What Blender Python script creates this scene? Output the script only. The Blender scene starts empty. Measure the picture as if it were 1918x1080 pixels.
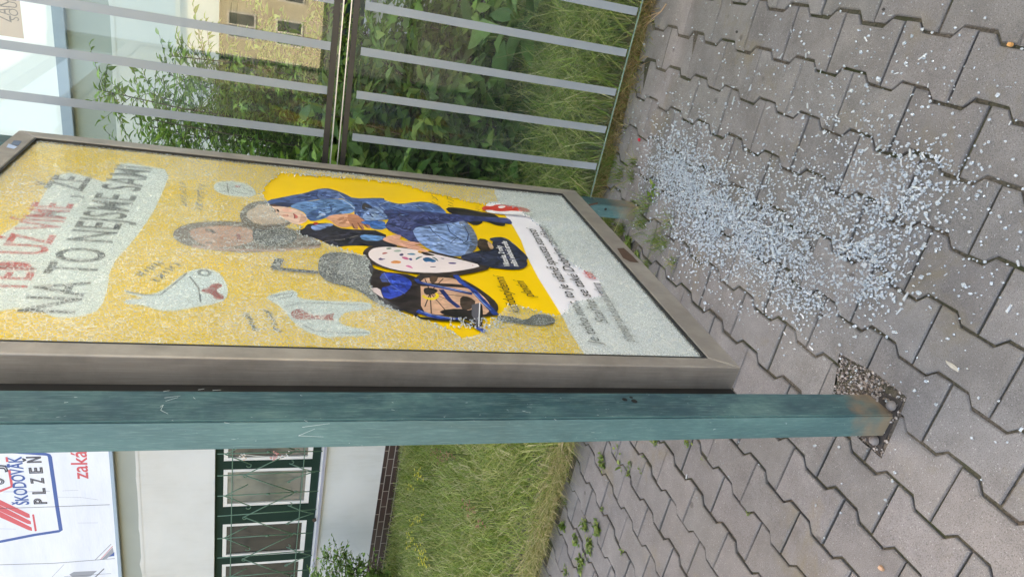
import bpy, bmesh, math, random
import numpy as np
from mathutils import Vector, Matrix
random.seed(7); rng = np.random.default_rng(7)
C = bpy.context.scene.collection
# ---------------------------------------------------------------- camera
F, PIT, ROL, PSI, H = 1279., .32613, -.05616, .48171, 1.5
cam_d = bpy.data.cameras.new('camera'); cam = bpy.data.objects.new('camera', cam_d); C.objects.link(cam)
cam_d.sensor_width = 36; cam_d.lens = F/1918*36; cam_d.clip_end = 500; cam_d.clip_start = .02
cam.matrix_world = Matrix.Translation((0, 0, H)) @ Matrix.Rotation(PSI, 4, 'Z') @ Matrix.Rotation(math.pi/2-PIT, 4, 'X') @ Matrix.Rotation(-math.pi/2-ROL, 4, 'Z')
bpy.context.scene.camera = cam
def ray(px, py):
    r2 = (1080-py-540)/F; u2 = -(px-959)/F
    cr, sr = math.cos(ROL), math.sin(ROL)
    r = r2*cr+u2*sr; up = -r2*sr+u2*cr
    cp, sp = math.cos(PIT), math.sin(PIT)
    Y = cp+up*sp; Z = -sp+up*cp
    c, s = math.cos(PSI), math.sin(PSI)
    return (r*c-Y*s, r*s+Y*c, Z)
def at_x(p, x): w = ray(*p); k = x/w[0]; return Vector((x, w[1]*k, H+w[2]*k))
def at_y(p, y): w = ray(*p); k = y/w[1]; return Vector((w[0]*k, y, H+w[2]*k))
def at_z(p, z=0.): w = ray(*p); k = (z-H)/w[2]; return Vector((w[0]*k, w[1]*k, z))
# ---------------------------------------------------------------- object helpers
def link(name, me, m=None, parent=None):
    o = bpy.data.objects.new(name, me); C.objects.link(o)
    if m is not None:
        for q in (m if isinstance(m, (list, tuple)) else [m]): me.materials.append(q)
    if parent: o.parent = parent
    return o
def tag(o, label=None, cat=None, group=None, kind=None):
    if label: o['label'] = label
    if cat: o['category'] = cat
    if group: o['group'] = group
    if kind: o['kind'] = kind
    return o
def empty(name, loc=(0, 0, 0)):
    o = bpy.data.objects.new(name, None); C.objects.link(o); o.location = loc; o.empty_display_size = .1
    return o
def inpoly(x, y, P):
    c = False; j = len(P)-1
    for i in range(len(P)):
        if (P[i][1] > y) != (P[j][1] > y) and x < (P[j][0]-P[i][0])*(y-P[i][1])/(P[j][1]-P[i][1])+P[i][0]: c = not c
        j = i
    return c
class MB:
    """collects verts and faces"""
    def __init__(s): s.v = []; s.f = []; s.m = []; s.smooth = False
    def add(s, vs, fs, mi=0):
        b = len(s.v); s.v += [tuple(x) for x in vs]; s.f += [tuple(b+i for i in f) for f in fs]; s.m += [mi]*len(fs)
    def box(s, a, b, mi=0, bev=0):
        x0, y0, z0 = [min(a[i], b[i]) for i in range(3)]; x1, y1, z1 = [max(a[i], b[i]) for i in range(3)]
        if bev:
            bm = bmesh.new(); bmesh.ops.create_cube(bm, size=1)
            for v in bm.verts: v.co = Vector((x0+(v.co.x+.5)*(x1-x0), y0+(v.co.y+.5)*(y1-y0), z0+(v.co.z+.5)*(z1-z0)))
            bmesh.ops.bevel(bm, geom=bm.edges[:], offset=bev, segments=2, affect='EDGES')
            bm.verts.index_update(); s.add([v.co[:] for v in bm.verts], [[v.index for v in f.verts] for f in bm.faces], mi); bm.free(); return
        s.add([(x0,y0,z0),(x1,y0,z0),(x1,y1,z0),(x0,y1,z0),(x0,y0,z1),(x1,y0,z1),(x1,y1,z1),(x0,y1,z1)],
              [(0,3,2,1),(4,5,6,7),(0,1,5,4),(1,2,6,5),(2,3,7,6),(3,0,4,7)], mi)
    def tube(s, pts, r, n=6, mi=0, r2=None):
        pts = [Vector(p) for p in pts]; k = len(pts); vs = []
        for i, p in enumerate(pts):
            d = (pts[min(i+1, k-1)]-pts[max(i-1, 0)]).normalized()
            a = d.orthogonal().normalized() if i == 0 else (a-d*a.dot(d)).normalized()
            b = d.cross(a); rr = r if r2 is None else r+(r2-r)*i/(k-1)
            for j in range(n):
                t = 2*math.pi*j/n; vs.append(p+a*math.cos(t)*rr+b*math.sin(t)*rr)
        fs = [(i*n+j, i*n+(j+1) % n, (i+1)*n+(j+1) % n, (i+1)*n+j) for i in range(k-1) for j in range(n)]
        fs += [tuple(range(n))[::-1], tuple((k-1)*n+j for j in range(n))]
        s.add(vs, fs, mi)
    def build(s, name, m=None, parent=None, smooth=False):
        me = bpy.data.meshes.new(name); me.from_pydata(s.v, [], s.f); me.update()
        o = link(name, me, m, parent)
        me.polygons.foreach_set('material_index', s.m)
        if smooth: me.polygons.foreach_set('use_smooth', [True]*len(s.f))
        return o
# ---------------------------------------------------------------- materials
def srgb(r, g, b):
    return tuple(((c/255)/12.92 if c/255 <= .04045 else ((c/255+.055)/1.055)**2.4) for c in (r, g, b))+(1,)
class NT:
    def __init__(s, name):
        s.m = bpy.data.materials.new(name); s.m.use_nodes = True; s.t = s.m.node_tree; s.n = s.t.nodes; s.l = s.t.links
        s.p = s.n['Principled BSDF']; s.out = s.n['Material Output']; s.co = s.n.new('ShaderNodeTexCoord')
    def new(s, t, **k):
        x = s.n.new('ShaderNode'+t)
        for a, b in k.items(): setattr(x, a, b)
        return x
    def set(s, sock, v):
        if hasattr(v, 'is_output') or isinstance(v, bpy.types.NodeSocket): s.l.new(v, sock)
        else: sock.default_value = v
    def noise(s, scale, detail=6, rough=.6, vec=None, stretch=None, dist=0):
        x = s.new('TexNoise'); x.inputs['Scale'].default_value = scale; x.inputs['Detail'].default_value = detail
        x.inputs['Roughness'].default_value = rough; x.inputs['Distortion'].default_value = dist
        v = vec or s.co.outputs['Object']
        if stretch:
            mp = s.new('Mapping'); mp.inputs['Scale'].default_value = stretch; s.l.new(v, mp.inputs[0]); v = mp.outputs[0]
        s.l.new(v, x.inputs['Vector']); return x.outputs['Fac']
    def ramp(s, fac, stops):
        x = s.new('ValToRGB'); s.l.new(fac, x.inputs[0]); e = x.color_ramp.elements
        while len(e) < len(stops): e.new(.5)
        for i, (p, c) in enumerate(stops): e[i].position = p; e[i].color = c if len(c) == 4 else tuple(c)+(1,)
        return x.outputs[0]
    def mix(s, fac, a, b, mode='MIX'):
        x = s.new('Mix', data_type='RGBA', blend_type=mode); s.set(x.inputs[0], fac); s.set(x.inputs[6], a); s.set(x.inputs[7], b); return x.outputs[2]
    def math(s, op, a, b=0.):
        x = s.new('Math', operation=op); s.set(x.inputs[0], a); s.set(x.inputs[1], b); return x.outputs[0]
    def bump(s, h, strength=.3, dist=.01):
        x = s.new('Bump'); x.inputs['Strength'].default_value = strength; x.inputs['Distance'].default_value = dist
        s.l.new(h, x.inputs['Height']); s.l.new(x.outputs[0], s.p.inputs['Normal']); return x.outputs[0]
    def fin(s, col=None, rough=.6, metal=0., spec=None):
        if col is not None: s.set(s.p.inputs['Base Color'], col)
        s.set(s.p.inputs['Roughness'], rough); s.p.inputs['Metallic'].default_value = metal
        if spec is not None: s.p.inputs['Specular IOR Level'].default_value = spec
        return s.m
def plain(name, col, rough=.6, metal=0., var=.25, scale=8, stretch=None, bump=.0, spec=None):
    t = NT(name); n = t.noise(scale, stretch=stretch)
    c = t.mix(t.math('MULTIPLY', n, var*2), col, tuple(x*.55 for x in col[:3])+(1,))
    if bump: t.bump(n, bump, .004)
    return t.fin(c, rough, metal, spec)
MAT = {}
def concrete():
    t = NT('paver_concrete'); w = t.co.outputs['Object']
    at = t.new('Attribute', attribute_name='tint')
    big = t.noise(1.3, 5, .6); mid = t.noise(9, 6, .65); fine = t.noise(420, 2, .7); sp = t.noise(230, 1, .5)
    c = t.ramp(mid, [(.25, (.150, .140, .130)), (.5, (.205, .194, .182)), (.78, (.265, .252, .238))])
    c = t.mix(.55, c, at.outputs['Color'], 'MULTIPLY')
    c = t.mix(t.ramp(big, [(.42, (0, 0, 0)), (.7, (.5, .5, .5))]), c, (.20, .178, .155, 1))
    c = t.mix(t.ramp(fine, [(.36, (.6,)*3), (.50, (0,)*3)]), c, (.06, .055, .05, 1))
    c = t.mix(t.ramp(sp, [(.68, (0,)*3), (.74, (.6,)*3)]), c, (.42, .41, .39, 1))
    st = t.noise(3.1, 4, .7, dist=.4)
    c = t.mix(t.ramp(st, [(.56, (0,)*3), (.72, (.65,)*3)]), c, (.19, .155, .09, 1))
    dk = t.noise(2.3, 6, .72, vec=None, dist=.9, stretch=(1.3, 1.3, 1)); c = t.mix(t.ramp(dk, [(.55, (0,)*3), (.72, (.6,)*3)]), c, (.13, .115, .10, 1))
    sp2 = t.new('TexVoronoi'); sp2.inputs['Scale'].default_value = 5.5; t.l.new(w, sp2.inputs['Vector'])
    c = t.mix(t.ramp(sp2.outputs['Distance'], [(.05, (.55,)*3), (.085, (0,)*3)]), c, (.06, .05, .045, 1))
    h = t.math('ADD', fine, t.math('MULTIPLY', mid, .8)); t.bump(h, .55, .003)
    return t.fin(c, .88, spec=.3)
def vcol(name, rough=.6, trans=0, attr='tint', spec=.3, bump=0):
    t = NT(name); at = t.new('Attribute', attribute_name=attr); c = at.outputs['Color']
    n = t.noise(30, 3); c = t.mix(t.math('MULTIPLY', n, .5), c, (.02, .03, .008, 1))
    t.fin(c, rough, spec=spec)
    if trans:
        tr = t.new('BsdfTranslucent'); t.l.new(t.mix(.5, c, (.3, .5, .05, 1), 'MIX'), tr.inputs[0])
        mx = t.new('MixShader'); mx.inputs[0].default_value = trans
        t.l.new(t.p.outputs[0], mx.inputs[1]); t.l.new(tr.outputs[0], mx.inputs[2]); t.l.new(mx.outputs[0], t.out.inputs[0])
    return t.m
M_conc = concrete()
t = NT('joint_soil'); n = t.noise(120, 5); n2 = t.noise(4, 4)
M_soil = (t.bump(n, .8, .006), t.fin(t.mix(t.ramp(n2, [(.4, (0,)*3), (.65, (1,)*3)]), t.ramp(n, [(.3, (.03, .024, .018)), (.7, (.15, .125, .095))]), (.035, .042, .015, 1)), .95))[1]
t = NT('earth'); n = t.noise(2.5, 8); n3 = t.noise(60, 4)
M_earth = (t.bump(n3, .8, .02), t.fin(t.mix(n3, t.ramp(n, [(.3, (.03, .04, .012)), (.7, (.075, .065, .032))]), (.05, .07, .02, 1)), .95))[1]
t = NT('asphalt'); n = t.noise(90, 5); M_asph = (t.bump(n, .5, .006), t.fin(t.ramp(n, [(.3, (.09, .09, .09)), (.7, (.2, .195, .19))]), .85))[1]
def teal(name='weathered_teal_paint', pale=0):
    t = NT(name)
    a = t.noise(5, 7, .7, stretch=(2.2, 2.2, .8), dist=.8); b = t.noise(60, 5, .7, stretch=(5, 5, .35)); d = t.noise(14, 5, .6)
    c = t.ramp(a, [(.3, (.014, .05, .062)), (.47, (.028, .085, .10)), (.60, (.055, .135, .14)), (.78, (.12, .22, .21))])
    c = t.mix(t.ramp(b, [(.5, (0,)*3), (.75, (.5,)*3)]), c, (.24, .36, .34, 1))
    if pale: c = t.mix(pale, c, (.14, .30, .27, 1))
    else: c = t.mix(t.ramp(d, [(.45, (0,)*3), (.75, (.5,)*3)]), c, (.018, .045, .075, 1))
    sx = t.new('SeparateXYZ'); t.l.new(t.co.outputs['Object'], sx.inputs[0])
    low = t.math('SUBTRACT', .16, sx.outputs[2]); low = t.math('MULTIPLY', low, 2.2)
    rust = t.ramp(t.math('ADD', low, t.math('MULTIPLY', d, .7)), [(.42, (0,)*3), (.66, (.7,)*3)])
    c = t.mix(rust, c, (.30, .20, .12, 1))
    scr = t.noise(55, 2, .5, stretch=(1.6, 1.6, .5), dist=2.5)
    c = t.mix(t.ramp(scr, [(.735, (0,)*3), (.75, (.5,)*3)]), c, (.55, .62, .62, 1))
    t.bump(b, .12, .002)
    return t.fin(c, t.ramp(a, [(.3, (.34,)*3), (.7, (.5,)*3)]), .0, spec=.5)
M_teal = teal(); M_teal_lit = teal('teal_paint_lit_side', .26)  # paler copy: brighter light on the -Y faces painted into the colour
def lit_faces(o):
    o.data.materials.append(M_teal_lit)
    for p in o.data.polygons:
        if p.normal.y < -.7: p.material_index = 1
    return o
def alu():
    t = NT('brown_grey_anodised_frame'); b = t.noise(40, 4, .6, stretch=(6, .6, .25)); a = t.noise(7, 5, .65)
    c = t.mix(t.ramp(a, [(.4, (0,)*3), (.8, (.6,)*3)]), t.ramp(b, [(.3, (.31, .28, .25)), (.7, (.39, .355, .315))]), (.12, .105, .09, 1))
    t.bump(b, .06, .001); return t.fin(c, .36, .3)
M_alu = alu()
M_black = plain('black_rubber_gasket', (.012, .012, .012, 1), .5)
M_rust = plain('rusty_stain', (.10, .055, .035, 1), .8, var=.5, scale=60, bump=.4)
t = NT('pale_plaster'); n = t.noise(160, 4, .7); b = t.noise(1.1, 5, .6)
M_plaster = (t.bump(n, .5, .006), t.fin(t.mix(t.ramp(b, [(.35, (0,)*3), (.75, (.7,)*3)]), (.64, .625, .59, 1), t.mix(t.ramp(t.noise(9, 5, .7, stretch=(2.2, 1, .25)), [(.45, (0,)*3), (.7, (.8,)*3)]), (.53, .51, .46, 1), (.42, .39, .33, 1))), .9))[1]
M_plgrey = plain('grey_plaster_band', (.36, .38, .34, 1), .85, var=.15, scale=3)
def brick():
    t = NT('dark_glazed_brick'); mp = t.new('Mapping'); mp.inputs['Rotation'].default_value = (math.pi/2, 0, 0); t.l.new(t.co.outputs['Object'], mp.inputs[0])
    br = t.new('TexBrick'); t.l.new(mp.outputs[0], br.inputs[0]); br.inputs['Scale'].default_value = 1
    br.inputs['Brick Width'].default_value = .25; br.inputs['Row Height'].default_value = .0733; br.inputs['Mortar Size'].default_value = .0045; br.inputs['Mortar Smooth'].default_value = .1
    br.inputs['Color1'].default_value = (.036, .017, .014, 1); br.inputs['Color2'].default_value = (.060, .030, .026, 1); br.inputs['Mortar'].default_value = (.33, .28, .24, 1)
    bp = t.math('SUBTRACT', 1., br.outputs['Fac']); t.bump(bp, .8, .006)
    return t.fin(br.outputs['Color'], .4)
M_brick = brick()
M_green = plain('dark_green_paint', (.010, .034, .022, 1), .6, var=.3, scale=6, spec=.15)
M_grille = plain('green_grille_paint', (.10, .20, .125, 1), .45, var=.4, scale=14)
M_wframe = plain('white_window_paint', (.78, .74, .70, 1), .45, var=.08)
M_sill = plain('zinc_sill', (.42, .40, .43, 1), .4, .3, var=.2)
def winglass(name='window_pane', lo=(.035, .033, .028), hi=(.14, .135, .115)):
    t = NT(name); sx = t.new('SeparateXYZ'); t.l.new(t.co.outputs['Object'], sx.inputs[0])
    n = t.noise(2.2, 3); c = t.ramp(n, [(.35, lo), (.65, hi)])
    return t.fin(c, .06, spec=.7)
M_wglass = winglass(); M_pale = winglass('pane_with_pale_curtain', (.13, .135, .11), (.24, .24, .20))
M_blind = plain('net_blind_behind_glass', (.055, .05, .042, 1), .25, var=.7, scale=4, stretch=(12, 1, .6), spec=.4)
t = NT('white_vinyl_banner'); n = t.noise(1.6, 5, .6, stretch=(.5, 1, 2.2)); M_banner = (t.bump(n, .5, .03), t.fin(t.ramp(n, [(.3, (.66, .68, .76)), (.7, (.78, .79, .84))]), .45))[1]
M_red = plain('red_print', srgb(215, 90, 95), .5, var=.1); M_blue = plain('blue_print', srgb(60, 90, 155), .5, var=.1); M_dkline = plain('dark_print', srgb(70, 70, 80), .5, var=.1)
M_tanprint = plain('brown_board', (.50, .33, .25, 1), .6, var=.12)
M_greyprint = plain('grey_print', srgb(150, 152, 160), .5, var=.1)
# window glass of the shelter
def clearglass(name, base=.05, tint=(.90, .96, .93, 1), dirt=.05, haze=(.55, .6, .6, 1)):
    t = NT(name); lw = t.new('LayerWeight'); lw.inputs[0].default_value = .5
    fr = t.math('ADD', t.math('MULTIPLY', t.math('POWER', lw.outputs['Facing'], 5), .95), base)
    tr = t.new('BsdfTransparent'); tr.inputs[0].default_value = tint
    gl = t.new('BsdfAnisotropic'); gl.inputs['Roughness'].default_value = .0
    m1 = t.new('MixShader'); t.l.new(fr, m1.inputs[0]); t.l.new(tr.outputs[0], m1.inputs[1]); t.l.new(gl.outputs[0], m1.inputs[2])
    df = t.new('BsdfDiffuse'); df.inputs[0].default_value = haze
    n = t.noise(3, 7, .7, dist=1.2); d = t.ramp(n, [(.4, (dirt*.4,)*3), (.75, (dirt*1.6,)*3)])
    m2 = t.new('MixShader'); t.l.new(d, m2.inputs[0]); t.l.new(m1.outputs[0], m2.inputs[1]); t.l.new(df.outputs[0], m2.inputs[2])
    t.l.new(m2.outputs[0], t.out.inputs[0]); return t.m
M_pane = clearglass('shelter_glass', .045, dirt=.012)
M_pane_low = clearglass('lower_shelter_glass', .022, dirt=.014)
M_caseglass = None
M_stripe = plain('etched_grey_stripe', (.34, .40, .445, 1), .55, var=.08, scale=2)
t = NT('translucent_grey_band'); t.fin((.31, .355, .39, 1), .5); t_tr = t.new('BsdfTransparent'); t_mx = t.new('MixShader'); t_mx.inputs[0].default_value = .16
t.l.new(t.p.outputs[0], t_mx.inputs[1]); t.l.new(t_tr.outputs[0], t_mx.inputs[2]); t.l.new(t_mx.outputs[0], t.out.inputs[0]); M_stripe_t = t.m
M_edgeglass = plain('green_glass_edge', (.26, .34, .28, 1), .3, var=.4, scale=20)
def crackle():
    t = NT('shattered_safety_glass'); w = t.co.outputs['Object']
    wn = t.new('TexNoise'); wn.inputs['Scale'].default_value = 30; t.l.new(w, wn.inputs['Vector'])
    wm = t.new('Mix', data_type='VECTOR'); wm.inputs[0].default_value = .012; t.l.new(w, wm.inputs[4]); t.l.new(wn.outputs['Color'], wm.inputs[5])
    v = t.new('TexVoronoi', feature='DISTANCE_TO_EDGE'); v.inputs['Scale'].default_value = 105; t.l.new(wm.outputs[1], v.inputs['Vector'])
    vc = t.new('TexVoronoi'); vc.inputs['Scale'].default_value = 105; t.l.new(wm.outputs[1], vc.inputs['Vector'])
    edge = t.ramp(v.outputs['Distance'], [(.02, (1,)*3), (.11, (0,)*3)])
    # tilt every fragment a little
    sb = t.new('VectorMath', operation='SUBTRACT'); t.l.new(vc.outputs['Color'], sb.inputs[0]); sb.inputs[1].default_value = (.5, .5, .5)
    sc = t.new('VectorMath', operation='SCALE'); t.l.new(sb.outputs[0], sc.inputs[0]); sc.inputs['Scale'].default_value = .34
    ge = t.new('NewGeometry'); ad = t.new('VectorMath', operation='ADD'); t.l.new(ge.outputs['Normal'], ad.inputs[0]); t.l.new(sc.outputs[0], ad.inputs[1])
    nm = t.new('VectorMath', operation='NORMALIZE'); t.l.new(ad.outputs[0], nm.inputs[0])
    tr = t.new('BsdfTransparent'); tr.inputs[0].default_value = (.90, .95, .92, 1)
    rf = t.new('BsdfRefraction'); rf.inputs['IOR'].default_value = 1.25; rf.inputs['Roughness'].default_value = .02; rf.inputs[0].default_value = (.93, .98, .95, 1); t.l.new(nm.outputs[0], rf.inputs['Normal'])
    gl = t.new('BsdfAnisotropic'); gl.inputs['Roughness'].default_value = .035
    df = t.new('BsdfDiffuse'); df.inputs[0].default_value = (.80, .87, .84, 1); t.l.new(nm.outputs[0], df.inputs['Normal'])
    m0 = t.new('MixShader'); m0.inputs[0].default_value = .42; t.l.new(tr.outputs[0], m0.inputs[1]); t.l.new(rf.outputs[0], m0.inputs[2])
    lw = t.new('LayerWeight'); lw.inputs[0].default_value = .5
    fr = t.math('ADD', t.math('MULTIPLY', t.math('POWER', lw.outputs['Facing'], 5), .9), .06)
    m1 = t.new('MixShader'); t.l.new(fr, m1.inputs[0]); t.l.new(m0.outputs[0], m1.inputs[1]); t.l.new(gl.outputs[0], m1.inputs[2])
    big = t.noise(4.5, 4, .6)
    sep = t.new('SeparateXYZ'); t.l.new(vc.outputs['Color'], sep.inputs[0])
    k = t.math('ADD', t.math('MULTIPLY', edge, .28), t.math('MULTIPLY', t.math('POWER', sep.outputs[0], 4.), .20))
    k = t.math('ADD', k, t.math('MULTIPLY', t.ramp(big, [(.35, (0,)*3), (.75, (1,)*3)]), .22))
    m2 = t.new('MixShader'); t.l.new(k, m2.inputs[0]); t.l.new(m1.outputs[0], m2.inputs[1]); t.l.new(df.outputs[0], m2.inputs[2])
    t.l.new(m2.outputs[0], t.out.inputs[0]); return t.m
M_crack = crackle()
t = NT('glass_crumb'); t.fin((.82, .88, .90, 1), .10, spec=.8); t.p.inputs['Transmission Weight'].default_value = .62; t.p.inputs['IOR'].default_value = 1.45
n = t.noise(300, 2); t.bump(n, .5, .002); M_shard = t.m
M_leaf = vcol('leaf', .45, .28); M_grass = vcol('grass_blade', .6, .3); M_bark = plain('bark', (.09, .07, .045, 1), .85, var=.4, scale=30)
M_bark_g = plain('green_stem', (.09, .13, .04, 1), .7, var=.3)
# ---------------------------------------------------------------- light
W = bpy.data.worlds.new('World'); bpy.context.scene.world = W; W.use_nodes = True
sky = W.node_tree.nodes.new('ShaderNodeTexSky'); sky.sky_type = 'NISHITA'; sky.sun_disc = False
SE, SA = math.radians(47), math.radians(-12)      # elevation, azimuth from +Y towards +X
sky.sun_elevation = SE; sky.sun_rotation = SA; sky.dust_density = 4.; sky.air_density = 1.; sky.ozone_density = .6
bg = W.node_tree.nodes['Background']; bg.inputs[1].default_value = .14
W.node_tree.links.new(sky.outputs[0], bg.inputs[0])
sd = bpy.data.lights.new('sun', 'SUN'); sd.energy = 3.6; sd.angle = math.radians(.6); sd.color = (1, .95, .87)
so = bpy.data.objects.new('sun', sd); C.objects.link(so)
sv = Vector((math.sin(SA)*math.cos(SE), math.cos(SA)*math.cos(SE), math.sin(SE))); so.rotation_euler = sv.to_track_quat('Z', 'Y').to_euler()
vs = bpy.context.scene.view_settings; vs.view_transform = 'Standard'; vs.look = 'None'; vs.exposure = 2.65; vs.gamma = 1
vs.use_white_balance = True; vs.white_balance_temperature = 8200; vs.white_balance_tint = 12
# ---------------------------------------------------------------- ground
def sheet(name, x0, y0, x1, y1, z, m, div=1):
    bm = bmesh.new(); vsg = [[bm.verts.new((x0+(x1-x0)*i/div, y0+(y1-y0)*j/div, z)) for j in range(div+1)] for i in range(div+1)]
    for i in range(div):
        for j in range(div): bm.faces.new((vsg[i][j], vsg[i+1][j], vsg[i+1][j+1], vsg[i][j+1]))
    me = bpy.data.meshes.new(name); bm.to_mesh(me); bm.free(); o = link(name, me, m); tag(o, kind='structure'); return o
sheet('ground', -150, -150, 150, 150, -.05, M_earth)
sheet('road', -60, -14, 60, -5, -.03, M_asph)
sheet('far_pavement', -60, -33, 60, -14, -.02, plain('light_slabs', (.16, .15, .14, 1), .85))
# pavers: double-T blocks in offset rows
PP, PB, PC, DEL = .2223, .1508, .0125, PSI-.44004
X0, Y0 = -1.3352, -.0902
def lat(u, v):       # lattice (u along rows, v across) -> world
    x, y = -(Y0+v), -(X0+u); c, s = math.cos(DEL), math.sin(DEL)
    return x*c-y*s, x*s+y*c
def zig(n, t):
    off = .5 if n % 2 else 0.
    q = (t-off) % 1.; q = min(q, 1-q)      # 0 at crest centre
    if q < .20: k = -1.
    elif q > .30: k = 1.
    else: k = -1+2*(q-.20)/.10
    return n*PB+PC*k
def paver_ok(x, y):
    if x < -1.05: return y < 2.50+.04*(x+2.17)
    return y < 3.02
pv, pf, pt = [], [], []
BR = [0, .20, .30, .50, .70, .80, 1.0]
GAP = .0046
for n in range(-22, 46):
    for m in range(-16, 26):
        tc = m+(.5 if n % 2 else 0.)
        cx, cy = lat((tc+.5)*PP, (n+.5)*PB)
        if not (-6.5 < cx < 3.2 and -3.8 < cy) or not paver_ok(cx, cy): continue
        g = GAP*random.uniform(.6, 1.25)
        def outline(e):
            top = []; bot = []
            for b in BR:
                tt = tc+b; uu = tt*PP
                if b == 0: uu += (e-g)+g*.62
                if b == 1: uu -= (e-g)+g*.62
                jit = .0009*math.sin(tt*37+n*11)
                top.append((uu, zig(n, tt)+e+jit)); bot.append((uu, zig(n+1, tt)-e+jit))
            return top+bot[::-1]
        dz = random.gauss(0, .0018); tx = random.gauss(0, .006); ty = random.gauss(0, .006)
        edge = (cy > 2.66)
        if edge: dz -= .004; tx -= .02
        mu, mv = (tc+.5)*PP, (n+.5)*PB
        base = len(pv); rings = [(outline(g+.0035), 0), (outline(g), -.0035), (outline(g-.0005), -.05)]
        L = len(rings[0][0])
        for o_, z in rings:
            for (u, v) in o_:
                if z == 0: u += random.uniform(-.0013, .0013); v += random.uniform(-.0013, .0013)
                elif z > -.04: u += random.uniform(-.0006, .0006); v += random.uniform(-.0006, .0006)
                x, y = lat(u, v); pv.append((x, y, z+dz+tx*(u-mu)+ty*(v-mv) if z > -.04 else z))
        # top: triangulate as strip quads between top and bottom boundary
        h2 = len(BR)
        for i in range(h2-1): pf.append((base+i, base+i+1, base+L-2-i, base+L-1-i))
        for r in range(2):
            for i in range(L):
                j = (i+1) % L; pf.append((base+r*L+i, base+(r+1)*L+i, base+(r+1)*L+j, base+r*L+j))
        b_ = random.choice((random.uniform(.76, .92), random.uniform(.88, 1.08), random.uniform(.9, 1.12)))*(1.22 if edge else 1); col = (b_*random.uniform(.98, 1.04), b_, b_*random.uniform(.95, 1.02), 1)
        pt += [col]*(3*L)
me = bpy.data.meshes.new('paving'); me.from_pydata(pv, [], pf); me.update()
PIT_ = [at_z(p) for p in ((1573, 662), (1640, 698), (1699, 743), (1691, 766), (1650, 858), (1603, 815), (1560, 742))]
bm = bmesh.new(); bm.from_mesh(me); bmesh.ops.recalc_face_normals(bm, faces=bm.faces[:])
lt = bm.verts.layers.float_color.new('tint')
for v, c_ in zip(bm.verts, pt): v[lt] = c_
cpx = sum(p.x for p in PIT_)/len(PIT_); cpy = sum(p.y for p in PIT_)/len(PIT_)
loc = [f for f in bm.faces if abs(f.calc_center_median().x-cpx) < .3 and abs(f.calc_center_median().y-cpy) < .35]
for i in range(len(PIT_)):
    a_, c_ = PIT_[i], PIT_[(i+1) % len(PIT_)]; nn = Vector((-(c_-a_).y, (c_-a_).x, 0))
    loc = [f for f in bm.faces if abs(f.calc_center_median().x-cpx) < .3 and abs(f.calc_center_median().y-cpy) < .35]
    ed = {e for f in loc for e in f.edges}; vv = {v for f in loc for v in f.verts}
    bmesh.ops.bisect_plane(bm, geom=list(loc)+list(ed)+list(vv), plane_co=a_, plane_no=nn)
PP2 = [(p.x, p.y) for p in PIT_]
bmesh.ops.delete(bm, geom=[f for f in bm.faces if abs(f.calc_center_median().x-cpx) < .3 and inpoly(f.calc_center_median().x, f.calc_center_median().y, PP2)], context='FACES')
bm.to_mesh(me); bm.free()
if 0: ca = me.color_attributes.new('tint', 'FLOAT_COLOR', 'POINT'); ca.data.foreach_set('color', np.array(pt, dtype=np.float32).ravel())
tag(link('paving', me, M_conc), kind='structure')
sheet('joint_bed', -6.6, -4.2, 3.3, 2.98, -.0085, M_soil)
# ---------------------------------------------------------------- vegetation
def leafmesh(P, D, N, Ln, Wd, col, name, m, parent=None, curl=.25):
    """P base points, D direction, N normal, Ln length, Wd half width (numpy); 6-vertex folded leaves"""
    D = D/np.linalg.norm(D, axis=1, keepdims=True); S = np.cross(D, N); S /= np.linalg.norm(S, axis=1, keepdims=True)+1e-9
    N = np.cross(S, D); Ln = Ln[:, None]; Wd = Wd[:, None]
    a = P; b = P+D*Ln*.3+S*Wd*.8+N*Wd*.35; c = P+D*Ln*.3-S*Wd*.8+N*Wd*.35
    d = P+D*Ln*.62+S*Wd*.75+N*(Wd*.3-Ln*curl*.35); e = P+D*Ln*.62-S*Wd*.75+N*(Wd*.3-Ln*curl*.35)
    mid = P+D*Ln*.45-N*Ln*curl*.12; f = P+D*Ln-N*Ln*curl
    n = len(P); V = np.stack([a, b, c, d, e, mid, f], 1).reshape(-1, 3)
    base = np.arange(n)[:, None]*7
    T = np.array([[0, 5, 1], [0, 2, 5], [1, 5, 3], [2, 4, 5], [3, 5, 6], [4, 6, 5]])
    Fc = (base[:, None, :]+T[None]).reshape(-1, 3)
    return fastmesh(name, V, Fc, np.repeat(col, 7, 0), m, parent)
def fastmesh(name, V, Fc, col, m, parent=None, smooth=False):
    me = bpy.data.meshes.new(name); me.vertices.add(len(V)); me.vertices.foreach_set('co', V.astype(np.float32).ravel())
    k = Fc.shape[1]; me.loops.add(len(Fc)*k); me.loops.foreach_set('vertex_index', Fc.astype(np.int32).ravel())
    me.polygons.add(len(Fc)); me.polygons.foreach_set('loop_start', np.arange(0, len(Fc)*k, k, dtype=np.int32)); me.update(calc_edges=True); me.validate()
    if col is not None:
        ca = me.color_attributes.new('tint', 'FLOAT_COLOR', 'POINT'); c4 = np.concatenate([col, np.ones((len(col), 1))], 1)
        ca.data.foreach_set('color', c4.astype(np.float32).ravel())
    return link(name, me, m, parent)
def pal(n, cols, w=None, jit=.18):
    cols = np.array(cols); i = rng.choice(len(cols), n, p=w); c = cols[i]*(1+rng.normal(0, jit, (n, 1))); return np.clip(c, .005, 1)
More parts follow.
